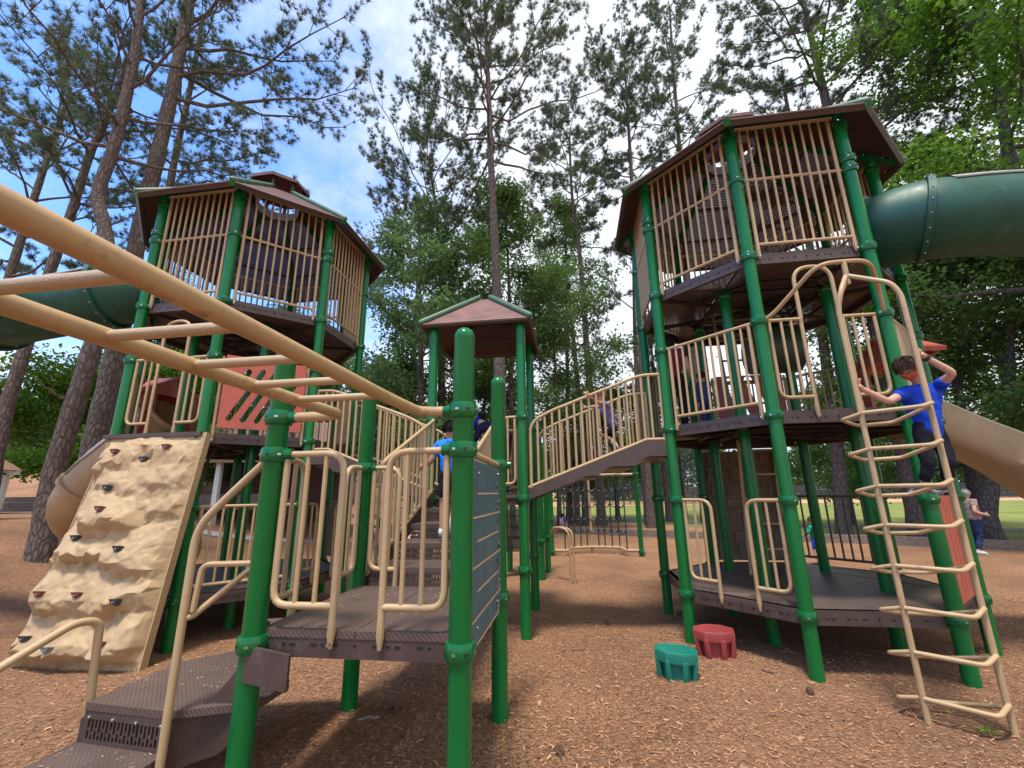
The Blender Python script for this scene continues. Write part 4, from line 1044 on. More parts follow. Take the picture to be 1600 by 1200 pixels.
# ---- two stepping stumps
def stump(label, x, y, s, mat, tilt, rz):
    t = wthing('stepping_pod', label, 'stepping pod', (x, y, g1(x, y) - .02), rz, 'plastic stepping pods'); H = .25 * s; mb = MB()
    poly = [(-.185, -.055), (-.085, -.14), (.085, -.14), (.185, -.055), (.185, .055), (.085, .14), (-.085, .14), (-.185, .055)]
    sc = lambda k: [(p[0] * k * s, p[1] * k * s) for p in poly]
    rings = [(.97, H - .095), (1.0, H - .09), (1.02, H - .022), (.985, H - .005), (.93, H), (.90, H - .003)]
    V = []; F = []
    for k, z in rings: V += [(*p, z) for p in sc(k)]
    for r in range(len(rings) - 1):
        for i in range(8): F.append((r * 8 + i, r * 8 + (i + 1) % 8, (r + 1) * 8 + (i + 1) % 8, (r + 1) * 8 + i))
    F.append(tuple(range(7, -1, -1))); F.append(tuple(len(V) - 8 + i for i in range(8)))
    top = part('top', MB().add(V, F), [mat], t, sharp=28)
    mb = MB().prism(sc(.70), -.03, H - .07)
    part('core', mb, [mat], t, sharp=30)
    for i in range(8):
        c = np.array(sc(.86)[i])
        part('rib', MB().tube([(*(c * 1.0), H - .08), (*(c * .93), .03), (*(c * .80), -.03)], [.028 * s, .027 * s, .022 * s], 8, ball=True), [mat], t)
    t.rotation_euler = (tilt[0], tilt[1], rz); return t
stump('teal green stepping pod on the mulch, nearest the camera', 1.475, 4.50, 1.0, TEAL, (0, .03), rad(-20))
stump('red stepping pod on the mulch beside the tower post', 2.075, 5.03, 1.06, M('pod_red', (0.31, 0.05, 0.05), 0.42, 0.1, 0.15, 6), (.02, -.03), rad(-22))

# ------------------------------------------------------------------ people
SKIN = M('skin', (0.56, 0.32, 0.22), 0.5, 0, 0.08, 20); SKIND = M('skin_brown', (0.24, 0.125, 0.08), 0.5, 0, 0.08, 20)
def cloth(name, c, v=0.15, stripes=None):
    m = M(name, c, 0.85, 0, v, 9.0, 0.35, 26, spec=0.2)
    if stripes:
        t = m.node_tree; b = t.nodes['Principled BSDF']; co = t.nodes.new('ShaderNodeTexCoord'); w = t.nodes.new('ShaderNodeTexWave'); w.bands_direction = 'Z'; w.inputs['Scale'].default_value = stripes[1]
        t.links.new(co.outputs['Object'], w.inputs['Vector']); x = t.nodes.new('ShaderNodeMix'); x.data_type = 'RGBA'; t.links.new(w.outputs[1], x.inputs[0])
        x.inputs[6].default_value = (*c, 1); x.inputs[7].default_value = (*stripes[0], 1); t.links.new(x.outputs[2], b.inputs['Base Color'])
    return m
def hairm(n, c): return M(n, c, 0.75, 0, 0.3, 40, 0.5, 90, spec=0.12, stretch=(1, 1, .25))
SHOEM = M('shoe_dark', (0.03, 0.03, 0.033), 0.6); SHOEW = M('shoe_light', (0.6, 0.58, 0.55), 0.6); SOLE = M('shoe_sole', (0.25, 0.25, 0.24), 0.7)
EYEW = M('eye_white', (0.75, 0.73, 0.7), 0.2); EYED = M('eye_dark', (0.02, 0.012, 0.01), 0.2); LIPM = M('lips', (0.40, 0.15, 0.12), 0.5)
def skin_mesh(name, pts, edges, radii, mats, sub=2):
    me = bpy.data.meshes.new(name); me.from_pydata([tuple(p) for p in pts], edges, []); o = bpy.data.objects.new(name, me); COL.objects.link(o)
    md = o.modifiers.new('s', 'SKIN'); md.use_smooth_shade = True
    sv = me.skin_vertices[0].data
    for i, r in enumerate(radii): sv[i].radius = (r, r) if np.isscalar(r) else r
    sv[0].use_root = True
    sb = o.modifiers.new('d', 'SUBSURF'); sb.levels = sub; sb.render_levels = sub
    dg = bpy.context.evaluated_depsgraph_get(); ev = o.evaluated_get(dg); out = bpy.data.meshes.new_from_object(ev); out.name = name
    bpy.data.objects.remove(o); bpy.data.meshes.remove(me)
    out.materials.clear()
    for m in (mats if isinstance(mats, (list, tuple)) else [mats]): out.materials.append(m)
    out.polygons.foreach_set('use_smooth', [True] * len(out.polygons))
    return out
def wrinkle(me, amp, seed):
    for v in me.vertices:
        p = v.co; n_ = noise.fractal(Vector((p.x * 9 + seed, p.y * 9, p.z * 15 + p.x * 6)), 1.0, 2.0, 3) ; v.co = p + v.normal * n_ * amp
    return me
def person(label, base, H, face, shirt, pants, hair, hairlen=0, skin=None, J=None, world=None, sleeve=.5, shorts=False, shoe=None, fat=1.0, child=True, mask=None, cap=None, watch=None, group=None, tuck=None):
    sk = skin or SKIN; hr = 0.155 if child else 0.13
    F = np.array((math.cos(face), math.sin(face), 0)); Rv = np.array((math.sin(face), -math.cos(face), 0)); Zv = np.array((0, 0, 1.0))
    P = dict(hip=(0, 0, .52), waist=(0, 0, .60), chest=(0, 0, .71), neckb=(0, 0, .80), neck=(0, .008, .835), head=(0, .014, .835 + hr * .5),
             shL=(-.105, 0, .785), elL=(-.135, -.01, .62), wrL=(-.14, .03, .475), shR=(.105, 0, .785), elR=(.135, -.01, .62), wrR=(.14, .03, .475),
             hpL=(-.05, 0, .495), knL=(-.055, .015, .275), anL=(-.055, -.01, .05), toL=(-.06, .085, .018), hpR=(.05, 0, .495), knR=(.055, .015, .275), anR=(.055, -.01, .05), toR=(.06, .085, .018))
    if J: P.update(J)
    X = {k: np.array(base, float) + (Rv * v[0] + F * v[1] + Zv * v[2]) * H for k, v in P.items()}
    if world: X.update({k: np.array(v, float) for k, v in world.items()})
    b0 = np.array(base, float)
    t = wthing('person', label, 'person', tuple(b0), 0, group); X = {k: v - b0 for k, v in X.items()}
    hw = hr * H * .42                                       # half width of the head
    up = X['head'] - X['neck']; up /= np.linalg.norm(up)
    hd = X['head']
    def hand_pts(s):
        w, e = X['wr' + s], X['el' + s]; d = (w - e) / np.linalg.norm(w - e)
        if 'ha' + s in X: d = X['ha' + s] - w; d /= np.linalg.norm(d)
        return w, d
    keys = ['hip', 'waist', 'chest', 'neckb', 'neck']; pts = [X[k] for k in keys]; r = [.062 * fat, .060 * fat, .066 * fat, .042, .030]
    pts += [hd - up * hw * .75, hd + up * hw * .0, hd + up * hw * .75]; r += [hw * .70 / H, hw * 1.0 / H, hw * .80 / H]
    E_ = [(0, 1), (1, 2), (2, 3), (3, 4), (4, 5), (5, 6), (6, 7)]
    def chain(start, names, rr):
        i = start
        for n_, q in zip(names, rr):
            pts.append(X[n_] if isinstance(n_, str) else n_); r.append(q); E_.append((i, len(pts) - 1)); i = len(pts) - 1
    for s in 'LR':
        w, d = hand_pts(s)
        chain(2, ['sh' + s, 'el' + s, 'wr' + s, w + d * .035 * H], [.036, .027, .019, .021])
        chain(0, ['hp' + s, 'kn' + s, 'an' + s, 'to' + s], [.052 * fat ** .5, .034, .024, .022])
    part('body', skin_mesh('body', pts, E_, [q * H for q in r], [sk]), None, t)
    # hands: palm end carries five bent fingers
    for s in 'LR':
        w, d = hand_pts(s); ref = Zv if abs(d[2]) < .8 else F; n_ = np.cross(d, ref); n_ /= np.linalg.norm(n_); pn = np.cross(n_, d); mb = MB(); L_ = .042 * H
        sgn = 1 if s == 'L' else -1
        for k, (o, ln) in enumerate(((-.75, .80), (-.25, .98), (.25, 1.0), (.75, .90))):
            a = w + d * .045 * H + pn * o * .018 * H; c = a + d * L_ * ln * .55 + n_ * sgn * .006 * H; e = c + d * L_ * ln * .25 + n_ * sgn * .022 * H
            mb.tube([a - d * .015 * H, a, c, e], [.0070 * H, .0068 * H, .006 * H, .005 * H], 6, ball=True)
        a = w + d * .018 * H + pn * .016 * H; mb.tube([a, a + (d * .5 + pn * .8) * .020 * H, a + (d * .9 + pn * .9 + n_ * sgn * .5) * .030 * H], [.008 * H, .007 * H, .0055 * H], 6, ball=True)
        part('hand', mb, [sk], t, off=(0, 0, 0))
    # shirt over torso and upper arms, trousers or shorts over hips and legs
    lw = X['hip'] + (X['hip'] - X['waist']) * (.55 if tuck is None else tuck)
    pts2 = [lw, X['waist'], X['chest'], X['neckb']]; r2 = [.084 * fat, .080 * fat, .088 * fat, .052]; e2 = [(0, 1), (1, 2), (2, 3)]
    for s in 'LR':
        i = len(pts2); pts2 += [X['sh' + s], lerp(X['sh' + s], X['el' + s], min(sleeve, 1) * .98)]; r2 += [.050, .044 if sleeve <= 1 else .038]; e2 += [(2, i), (i, i + 1)]
        if sleeve > 1: pts2.append(lerp(X['el' + s], X['wr' + s], .9)); r2.append(.028); e2.append((i + 1, i + 2))
    part('shirt', wrinkle(skin_mesh('shirt', pts2, e2, [q * H for q in r2], [shirt], 3), .010 * H, len(label)), None, t)
    pts3 = [lerp(X['hip'], X['waist'], 1.0), X['hip']]; r3 = [.068 * fat, .074 * fat]; e3 = [(0, 1)]
    for s in 'LR':
        i = len(pts3); pts3 += [X['hp' + s], lerp(X['hp' + s], X['kn' + s], .85 if shorts else 1.0)]; r3 += [.060 * fat ** .5, .048 if shorts else .042]; e3 += [(1, i), (i, i + 1)]
        if not shorts: pts3.append(lerp(X['kn' + s], X['an' + s], .92)); r3.append(.036); e3.append((i + 1, i + 2))
    part('shorts' if shorts else 'trousers', wrinkle(skin_mesh('legwear', pts3, e3, [q * H for q in r3], [pants], 3), .008 * H, len(label) + 3), None, t)
    for s in 'LR':
        a, to_ = X['an' + s], X['to' + s]; d = to_ - a; mb = MB(); heel = a - np.array((d[0], d[1], 0)) * .25
        dz = np.array((0, 0, .0))
        mb.tube([heel - Zv * .012 * H, lerp(heel, to_, .45) - Zv * .004 * H, lerp(heel, to_, .8), to_ + d * .12], [.026 * H, .031 * H, .028 * H, .018 * H], 10, ball=True)
        mb.tube([a + Zv * .02 * H, a - Zv * .01 * H], [.027 * H, .03 * H], 10)
        mb.tube([heel - Zv * .034 * H, to_ - Zv * .012 * H + d * .15], [.022 * H, .02 * H], 8, ball=True, mi=1)
        part('shoe', mb, [shoe or SHOEM, SOLE], t, off=(0, 0, 0))
    # face, ears and hair on the head's own axes
    fz = up; fx = F - up * np.dot(F, up); fx /= np.linalg.norm(fx)
    if X.get('look') is not None:
        lk = X['look'] + b0 * 0; fx = lk - up * np.dot(lk, up); fx /= np.linalg.norm(fx)
    fy = np.cross(fz, fx); Mh = np.stack([fx, fy, fz], 1)
    q = lambda x, y, z: hd + Mh @ np.array((x, y, z)) * hw
    mb = MB()
    for s in (-1, 1):
        mb.ball(q(.86, s * .36, .05), hw * .15, 8, 6, 0, (.6, 1, .7), Mh); mb.ball(q(.94, s * .36, .05), hw * .08, 6, 5, 1)
        mb.tube([q(.90, s * .56, .27), q(.97, s * .36, .33), q(.98, s * .16, .28)], hw * .045, 5, mi=1)
    mb.ball(q(.86, 0, -.58), hw * .2, 8, 5, 2, (.4, 1.2, .35), Mh)
    part('face', mb, [EYEW, EYED, LIPM], t, off=(0, 0, 0))
    mb = MB().ball(q(.96, 0, -.22), hw * .19, 8, 6, 0, (1.0, .75, 1.1), Mh)
    for s in (-1, 1): mb.ball(q(-.02, s * 1.0, -.1), hw * .25, 8, 6, 0, (.55, .35, 1.1), Mh)
    part('ear', mb, [sk], t, off=(0, 0, 0))
    V = []; Fc = []; n1_, n2_ = 20, 12; rg = random.Random(len(label))
    for i in range(n2_ + 1):
        ph = math.pi * .66 * i / n2_
        for k in range(n1_):
            a = 2 * math.pi * k / n1_; front = max(0, math.cos(a)); lim = ph * (1 - .42 * front ** 1.5)
            rr = hw * (1.13 + .018 * math.sin(a * 9 + i) + .02 * rg.random()); z = math.cos(lim)
            V.append(hd + Mh @ np.array((math.sin(lim) * math.cos(a) * rr * .98 - hw * .06, math.sin(lim) * math.sin(a) * rr * .95, z * rr * 1.02 + hw * .22)))
    for i in range(n2_):
        for k in range(n1_): Fc.append((i * n1_ + k, (i + 1) * n1_ + k, (i + 1) * n1_ + (k + 1) % n1_, i * n1_ + (k + 1) % n1_))
    mb = MB().add(V, Fc)
    if hairlen:
        mb.tube([q(-.75, 0, .3), q(-1.0, 0, -.5), q(-.95, 0, -.5 - hairlen * .6), q(-.8, 0, -.5 - hairlen)], [hw * .7, hw * .75, hw * .6, hw * .25], 10, ball=True)
    part('hair', mb, [hair], t, off=(0, 0, 0))
    sv_ = np.array(V).reshape(n2_ + 1, n1_, 3); sd_ = []
    for _ in range(420):
        i, k = rg.randrange(0, n2_), rg.randrange(n1_); a = lerp(sv_[i, k], sv_[i, (k + 1) % n1_], rg.random()); j2 = min(n2_, i + 3); b = sv_[j2, k] + (sv_[j2, k] - hd) * (.05 + .10 * rg.random()) + (sv_[j2, k] - sv_[i, k]) * .15
        if i < n2_ - 2: w_ = (sv_[i, (k + 1) % n1_] - sv_[i, k]); w_ = w_ / (np.linalg.norm(w_) + 1e-9) * hw * .035; m2 = lerp(a, b, .5) + (lerp(a, b, .5) - hd) * .08; sd_.append((a - w_, a + w_, m2 + w_ * .8, b, m2 - w_ * .8))
    part('hair_strands', MB().add(np.array(sd_).reshape(-1, 3), [tuple(range(5 * q_, 5 * q_ + 5)) for q_ in range(len(sd_))]), [hair], t, off=(0, 0, 0))['kind'] = 'stuff'
    if cap is not None:
        mb = MB().ball(q(-.05, 0, .35), hw * 1.28, 14, 8, 0, (1, 1, .85), Mh); mb.slab([q(.9, -.8, .5), q(1.9, -.55, .38), q(1.9, .55, .38), q(.9, .8, .5)], hw * .1)
        part('cap', mb, [cap], t, off=(0, 0, 0))
    if mask is not None:
        V = []; Fc = []
        for i in range(7):
            z = .18 - .98 * i / 6
            for k in range(13):
                a = rad(-88 + 176 * k / 12); bulge = 1.10 + .16 * math.cos(a) * math.sin(math.pi * (i + .5) / 7)
                V.append(q(math.cos(a) * bulge * (.97 - .12 * (i / 6) ** 2), math.sin(a) * 1.06 * (1 - .22 * (i / 6) ** 2), z))
        for i in range(6):
            for k in range(12): Fc.append((i * 13 + k, i * 13 + k + 1, (i + 1) * 13 + k + 1, (i + 1) * 13 + k))
        part('face_mask', MB().add(V, Fc), [mask], t, off=(0, 0, 0))
    if watch is not None:
        w, e = X['wr' + watch], X['el' + watch]; d = (w - e) / np.linalg.norm(w - e); mb = MB().tube([w - d * .035 * H, w - d * .012 * H], .026 * H, 12); mb.ball(w - d * .023 * H + Zv * .022 * H, .016 * H, 8, 5, 0, (1, 1, .5))
        part('wristwatch', mb, [SHOEM], t, off=(0, 0, 0))
    return t
MASK = M('red_patterned_mask', (0.42, 0.025, 0.025), 0.8, 0, 0.5, 26, col2=(0.55, 0.16, 0.05))
dn = lambda **k: {a: np.array(b) for a, b in k.items()}
boy_base = (3.55, 3.77, 1.59)
person('child in royal blue shirt and red face mask standing on the bent ladder', boy_base, 1.24, rad(-110), cloth('royal_blue_cotton', (0.012, 0.06, 0.48)), cloth('black_trousers', (0.012, 0.013, 0.02)), hairm('brown_hair', (0.10, 0.06, 0.042)),
       world=dict(head=(3.50, 3.70, 2.665), neck=(3.62, 3.76, 2.565), neckb=(3.64, 3.77, 2.53), chest=(3.655, 3.78, 2.40), waist=(3.65, 3.79, 2.24), hip=(3.64, 3.79, 2.10), shR=(3.52, 3.79, 2.475), elR=(3.27, 3.70, 2.37), wrR=(3.07, 3.72, 2.50), haR=(2.99, 3.68, 2.57),
                  shL=(3.78, 3.76, 2.50), elL=(3.73, 3.54, 2.58), wrL=(3.50, 3.53, 2.73), haL=(3.40, 3.48, 2.78), hpR=(3.57, 3.79, 2.07), hpL=(3.71, 3.79, 2.07), knR=(3.50, 3.71, 1.85), anR=(3.48, 3.78, 1.665), toR=(3.33, 3.73, 1.625), knL=(3.67, 3.71, 1.86), anL=(3.67, 3.78, 1.675), toL=(3.52, 3.73, 1.63),
                  look=np.array(boy_base) + np.array((-.80, -.55, -.12)) ),
       mask=MASK, watch='L', sleeve=.62)
g0 = (1.40, 5.93, 2.15)
person('child in lilac shirt and dark shorts leaning on the rail of the right stair bridge', g0, 1.05, rad(185), cloth('lilac_cotton', (0.23, 0.19, 0.42)), cloth('dark_trimmed_shorts', (0.03, 0.025, 0.035)), hairm('auburn_hair', (0.16, 0.075, 0.045)), 0.9,
       world=dict(head=(1.20, 5.9, 2.94), neck=(1.27, 5.9, 2.84), neckb=(1.285, 5.9, 2.81), chest=(1.31, 5.9, 2.71), waist=(1.35, 5.9, 2.60), hip=(1.38, 5.9, 2.50), shL=(1.27, 5.78, 2.80), elL=(1.13, 5.62, 2.79), wrL=(1.00, 5.49, 2.86), shR=(1.29, 6.02, 2.82), elR=(1.2, 6.2, 2.85), wrR=(1.10, 6.42, 2.88),
                  hpL=(1.37, 5.84, 2.48), knL=(1.14, 5.83, 2.43), anL=(1.35, 5.84, 2.31), toL=(1.40, 5.84, 2.22), hpR=(1.38, 5.96, 2.48), knR=(1.27, 5.96, 2.29), anR=(1.39, 5.96, 2.05), toR=(1.29, 5.96, 2.01)),
       sleeve=.4, shorts=True, shoe=SHOEW)
sk0 = W(-1.28, 4.40, 1.235)
person('child in bright blue shirt and black shorts climbing the stairs, seen from behind', sk0, 1.16, rad(82), cloth('bright_blue_shirt', (0.015, 0.20, 0.72)), cloth('black_shorts', (0.014, 0.013, 0.016)), hairm('black_hair', (0.012, 0.011, 0.012)), 0,
       J=dict(elL=(-.17, -.02, .63), wrL=(-.27, .06, .60), anR=(.055, -.11, .13), toR=(.06, -.10, .05), knR=(.055, .06, .30)), shorts=True, shoe=SHOEW, sleeve=.7, skin=M('skin_olive', (0.42, 0.22, 0.14), .5))
person('person in navy top and blue cap bending over on the small roofed tower', W(-.98, 6.05, ZE), 1.5, rad(150), cloth('navy_top', (0.018, 0.016, 0.05)), cloth('dark_jeans', (0.02, 0.024, 0.04)), hairm('dark_hair', (0.015, 0.012, 0.012)), .4,
       J=dict(waist=(0, .03, .56), chest=(0, .12, .62), neckb=(0, .20, .66), neck=(0, .23, .675), head=(0, .29, .70), shL=(-.10, .18, .63), shR=(.10, .18, .63), elL=(-.12, .26, .50), wrL=(-.10, .34, .42), elR=(.12, .26, .50), wrR=(.10, .34, .42), hip=(0, -.03, .50)), cap=cloth('blue_cap', (0.01, 0.05, 0.42)), sleeve=1.2, child=False)
person('adult in maroon shirt and black trousers standing on the right tower', W(1.50, 6.42, Z2), 1.52, rad(60), cloth('maroon_shirt', (0.17, 0.025, 0.05)), cloth('black_trousers', (0.012, 0.012, 0.014)), hairm('dark_hair', (0.02, 0.014, 0.012)), .8, child=False, J=dict(wrR=(.16, .08, .50)), sleeve=.5)
person('small child in denim on the right tower beside the adult in maroon', W(1.93, 6.55, Z2), .92, rad(120), cloth('denim', (0.04, 0.065, 0.16)), cloth('blue_jeans', (0.03, 0.05, 0.13)), hairm('brown_hair', (0.06, 0.035, 0.022)), 0, sleeve=1.3)
person('grey haired man in striped shirt and jeans walking by the kerb', (11.62, 11.55, g1(11.62, 11.55)), 1.62, rad(-8), cloth('striped_shirt', (0.30, 0.12, 0.12), stripes=((0.35, 0.33, 0.30), 14)), cloth('blue_jeans', (0.022, 0.04, 0.105)), hairm('grey_hair', (0.36, 0.34, 0.32)), 0, fat=1.5, child=False,
       J=dict(waist=(0, .035, .60), elR=(.15, -.04, .63), wrR=(.14, .09, .60), knL=(-.05, .04, .275), anR=(.055, -.06, .05), toR=(.06, .03, .02)), shoe=SHOEW)
PINK = cloth('pale_pink_shirt', (0.62, 0.28, 0.42), stripes=((0.72, 0.40, 0.52), 9))
kids = [('child in pink shirt behind the stairs with arms up to the head', (-2.87, 9.77), 1.16, 80, dict(elL=(-.2, .02, .80), wrL=(-.06, .02, .88), elR=(.2, .02, .80), wrR=(.06, .02, .88)), cloth('grey_leggings', (.06, .06, .07))),
        ('child in striped pink shirt bending forward, seen through the stair railing', (-2.15, 9.6), 1.2, 95, dict(waist=(0, .02, .585), chest=(0, .08, .67), neckb=(0, .15, .73), neck=(0, .17, .75), head=(0, .24, .80), shL=(-.10, .13, .71), shR=(.10, .13, .71), elL=(-.13, .22, .60), wrL=(-.1, .30, .5), elR=(.13, .22, .60), wrR=(.1, .30, .5)), cloth('dark_leggings', (.03, .03, .035))),
        ('child in pink top at the left end of the group behind the stairs', (-3.15, 9.55), 1.05, 20, dict(elL=(-.16, .1, .70), wrL=(-.1, .22, .72)), cloth('charcoal_leggings', (.04, .04, .045)))]
for lb_, (x, y), h, f, J_, lg in kids:
    person(lb_, (x, y, g1(x, y)), h, rad(f), PINK, lg, hairm('black_hair', (0.012, 0.011, 0.012)), .6, skin=SKIND, J=J_, group='children in pink behind the stairs', sleeve=.5)
person('child in green shirt and blue shorts sitting beyond the right tower', (6.75, 10.3, g1(6.75, 10.3)), 1.02, rad(120), cloth('green_shirt', (0.02, 0.26, 0.17)), cloth('bright_blue_shorts', (0.01, 0.06, 0.5)), hairm('brown_hair', (0.12, 0.07, 0.045)), 0,
       J=dict(elR=(.16, .06, .66), wrR=(.12, .16, .60), elL=(-.16, .06, .66), wrL=(-.12, .16, .60)), shorts=True, sleeve=1.3)
person('child with dark hair sitting on the timber kerb beyond the chain net', (2.02, 19.0, g1(2.02, 19.0)), 1.1, rad(-60), cloth('lilac_white_top', (0.35, 0.3, 0.5)), cloth('pink_leggings', (0.5, 0.25, 0.3)), hairm('black_hair', (0.012, 0.011, 0.012)), .7,
       J=dict(hip=(0, -.05, .25), waist=(0, -.03, .33), chest=(0, .0, .43), neckb=(0, .02, .51), neck=(0, .03, .54), head=(0, .05, .62), shL=(-.1, .02, .50), shR=(.1, .02, .50), elL=(-.13, .08, .38), wrL=(-.08, .2, .36), elR=(.13, .08, .38), wrR=(.08, .2, .36), hpL=(-.05, -.04, .23), hpR=(.05, -.04, .23), knL=(-.06, .18, .30), knR=(.06, .18, .30), anL=(-.06, .26, .06), anR=(.06, .26, .06), toL=(-.06, .34, .02), toR=(.06, .34, .02)))

# ------------------------------------------------------------------ things beyond the towers
# chain net climber between two green posts
tn = wthing('net_climber', 'curved chain net climber between two green posts in the background', 'net climber', (2.17, 12.2, 0))
def wpost(t, x, y, h, cl, dome=True):
    o = part('post', post_mesh(h, dome), None, t, loc=(x - t.location.x, y - t.location.y, -t.location.z + g1(x, y)))
    for c in cl: part('clamp', clamp_mesh(), None, o, loc=(0, 0, c))
wpost(tn, 1.01, 12.32, 2.25, (.12, .95, 2.05)); wpost(tn, 3.33, 12.08, 2.42, (.12, 2.12))
ox, oy = 2.17, 12.2
def arc(z, n=9): return [(1.07 - ox, 12.32 - oy, z), (1.45 - ox, 12.30 - oy, z)] + [(1.5 + 1.4 * k / n - ox, 12.55 + .25 * math.sin(math.pi * k / n) - oy, z + .02) for k in range(n + 1)] + [(2.95 - ox, 12.14 - oy, z), (3.27 - ox, 12.09 - oy, z)]
bot, topc = arc(.14), arc(2.10)
part('base_pipe', MB().tube(bend(bot, .06, 4), .04, 8), [TAN], tn, off=(0, 0, 0)); part('top_pipe', MB().tube(bend(topc, .06, 4), .035, 8), [TAN], tn, off=(0, 0, 0))
part('middle_pole', MB().tube([(.0, .62, .05), (-.02, .60, 2.12)], .035, 8), [TAN], tn, off=(0, 0, 0))
at_ = lambda f, A: np.array([np.interp(f, np.linspace(0, 1, len(A)), [p[i] for p in A]) for i in range(3)])
fs = [.06, .15, .235, .33, .42, .58, .66, .75, .84, .93]
for f in fs: part('chain', MB().tube([at_(f, bot), at_(f, topc)], .019, 5), [NETBLUE], tn, off=(0, 0, 0))
for z in (.25, .42, .6, .82):
    for i in range(len(fs) - 1):
        a, b = at_(fs[i], bot) * (1 - z) + at_(fs[i], topc) * z, at_(fs[i + 1], bot) * (1 - z) + at_(fs[i + 1], topc) * z
        part('chain', MB().tube([lerp(a, b, k / 6) - np.array((0, 0, .10 * 4 * (k / 6) * (1 - k / 6))) for k in range(7)], .017, 5), [BLACKC], tn, off=(0, 0, 0))
# low deck with loop handles beyond the small tower
tb = wthing('low_platform', 'low platform with tan loop handles in line behind the small roofed tower', 'platform', (.5, 9.5, 0))
for x, y, h in ((.54, 9.17, 2.9), (.72, 9.93, 2.7), (-.25, 9.3, 2.9), (-.1, 10.1, 2.7)): wpost(tb, x, y, h, (.72, 1.75))
part('deck_panel', MB().box((-.27, .12, .78), (.75, .72, .1), -.14), [BROWNF], tb, off=(0, 0, 0))
for dx in (0, .07): part('loop_handle', MB().tube(bend([(.55 + dx, -.75, -.1), (.55 + dx, -.75, .95), (.28 + dx, -.55, 1.0), (.24 + dx, -.3, .85)], .2, 7), .021, 8), [TAN], tb, off=(0, 0, 0))
for k in range(4): bar_ = part('bar', MB().tube([(-.6 + .2 * k, -.25, .8), (-.6 + .2 * k, -.25, 1.75)], .0155, 6), [TAN], tb, off=(0, 0, 0))
part('top_rail', MB().tube([(-.7, -.23, 1.75), (.04, -.32, 1.75)], .018, 8), [TAN], tb, off=(0, 0, 0))
# timber kerb round the mulch
tkb = wthing('timber_kerb', 'weathered timber kerb at the far edge of the mulch', 'kerb', (6, 15, 0))
kp = smooth_path([(-9, 23, 0), (-4, 21.6, 0), (-1, 20.6, 0), (1.3, 19.6, 0), (5, 17.0, 0), (10, 14.5, 0), (13.3, 12.1, 0), (17, 9.2, 0), (24, 4, 0)], 12)[:, :2]
seg = np.concatenate([[0], np.cumsum(np.linalg.norm(np.diff(kp, axis=0), axis=1))]); d0 = 0
while d0 + 2.4 < seg[-1]:
    p = np.array([np.interp(d0, seg, kp[:, i]) for i in (0, 1)]); q = np.array([np.interp(d0 + 2.38, seg, kp[:, i]) for i in (0, 1)]); c = (p + q) / 2; a = math.atan2(*(q - p)[::-1])
    part('timber', MB().box((c[0] - 6, c[1] - 15, g1(*c) + .11 + random.uniform(-.01, .01)), (np.linalg.norm(q - p) - .012, .17, .26), a + random.uniform(-.006, .006)), [WOOD], tkb, off=(0, 0, 0), sharp=30); d0 += 2.4
# timber retaining wall at the left
trw = wthing('retaining_wall', 'grey timber retaining wall behind the pines at far left', 'wall', (-16, 16, 1.2))
for r_ in range(3):
    for k in range(7):
        x0 = -34 + 3.6 * k + (1.2 if r_ % 2 else 0); y0 = 16.35 - .02 * (x0 + 16)
        part('timber', MB().box((x0 + 1.8 + 16, y0 - 16, .09 + .185 * r_), (3.58, .19, .178), -.02), [WOOD], trw, off=(0, 0, 0), sharp=30)
# shingled shelter whose gable corner shows at far left
tsh = wthing('picnic_shelter', 'small tan shingled shelter roof at the far left edge', 'shelter', (-17.85, 12.2, g1(-16.5, 12.2) + .22))
SHG = M('tan_shingle', (0.26, 0.16, 0.085), .8, 0, .2, 6); zb_ = 1.15
for s in (-1, 1):
    for r_ in range(6):
        f0, f1 = r_ / 6, (r_ + 1) / 6; x0, x1 = s * 2.45 * (1 - f0), s * 2.45 * (1 - f1)
        part('roof_board', MB().slab([(x0, -1.6, 1.06 + 1.25 * f0), (x1, -1.6, 1.06 + 1.25 * f1 + .02), (x1, 1.6, 1.06 + 1.25 * f1 + .02), (x0, 1.6, 1.06 + 1.25 * f0)], .03), [SHG], tsh, off=(0, 0, 0), smooth=False)
M('white_paint', (.7, .68, .64), .6)
for y in (-1.5, 1.5): part('eave_beam', MB().box((0, y, 1.0), (4.9, .12, .12)), [bpy.data.materials['white_paint']], tsh, off=(0, 0, 0))
WHITE = bpy.data.materials['white_paint']
for x in (-2.1, 2.1):
    for y in (-1.5, 1.5): part('post', MB().box((x, y, .45), (.12, .12, 1.1)), [WHITE], tsh, off=(0, 0, 0))
# brick pavilion seen under the left tower
tpv = wthing('pavilion', 'open brick pavilion with brown roof and white posts behind the left tower', 'building', (-9.5, 17.5, g1(-9.5, 17.5)))
zf = 3.05 - g1(-9.5, 17.5)
BRK = M('dark_brick', (0.13, 0.075, 0.06), .9, 0, .3, 14); PVR = M('pavilion_shingles', (0.27, 0.15, 0.125), .85, 0, .25, 9, .3, 40)
for r_ in range(7):
    for s in (-1, 1):
        f0, f1 = r_ / 7, (r_ + 1) / 7
        part('shingle_course', MB().slab([(-3.4, s * 2.7 * (1 - f0) + .3, zf + 1.5 * f0), (2.6, s * 2.7 * (1 - f0) + .3, zf + 1.5 * f0), (2.6, s * 2.7 * (1 - f1) + .3, zf + 1.5 * f1 + .03), (-3.4, s * 2.7 * (1 - f1) + .3, zf + 1.5 * f1 + .03)], .03), [PVR], tpv, off=(0, 0, 0), smooth=False)
part('fascia_board', MB().box((-.4, -2.42, zf - .13), (6.0, .06, .24)), [SHG], tpv, off=(0, 0, 0)); part('wall', MB().box((-.4, 1.8, zf / 2), (5.6, .25, zf + .1)), [BRK], tpv, off=(0, 0, 0))
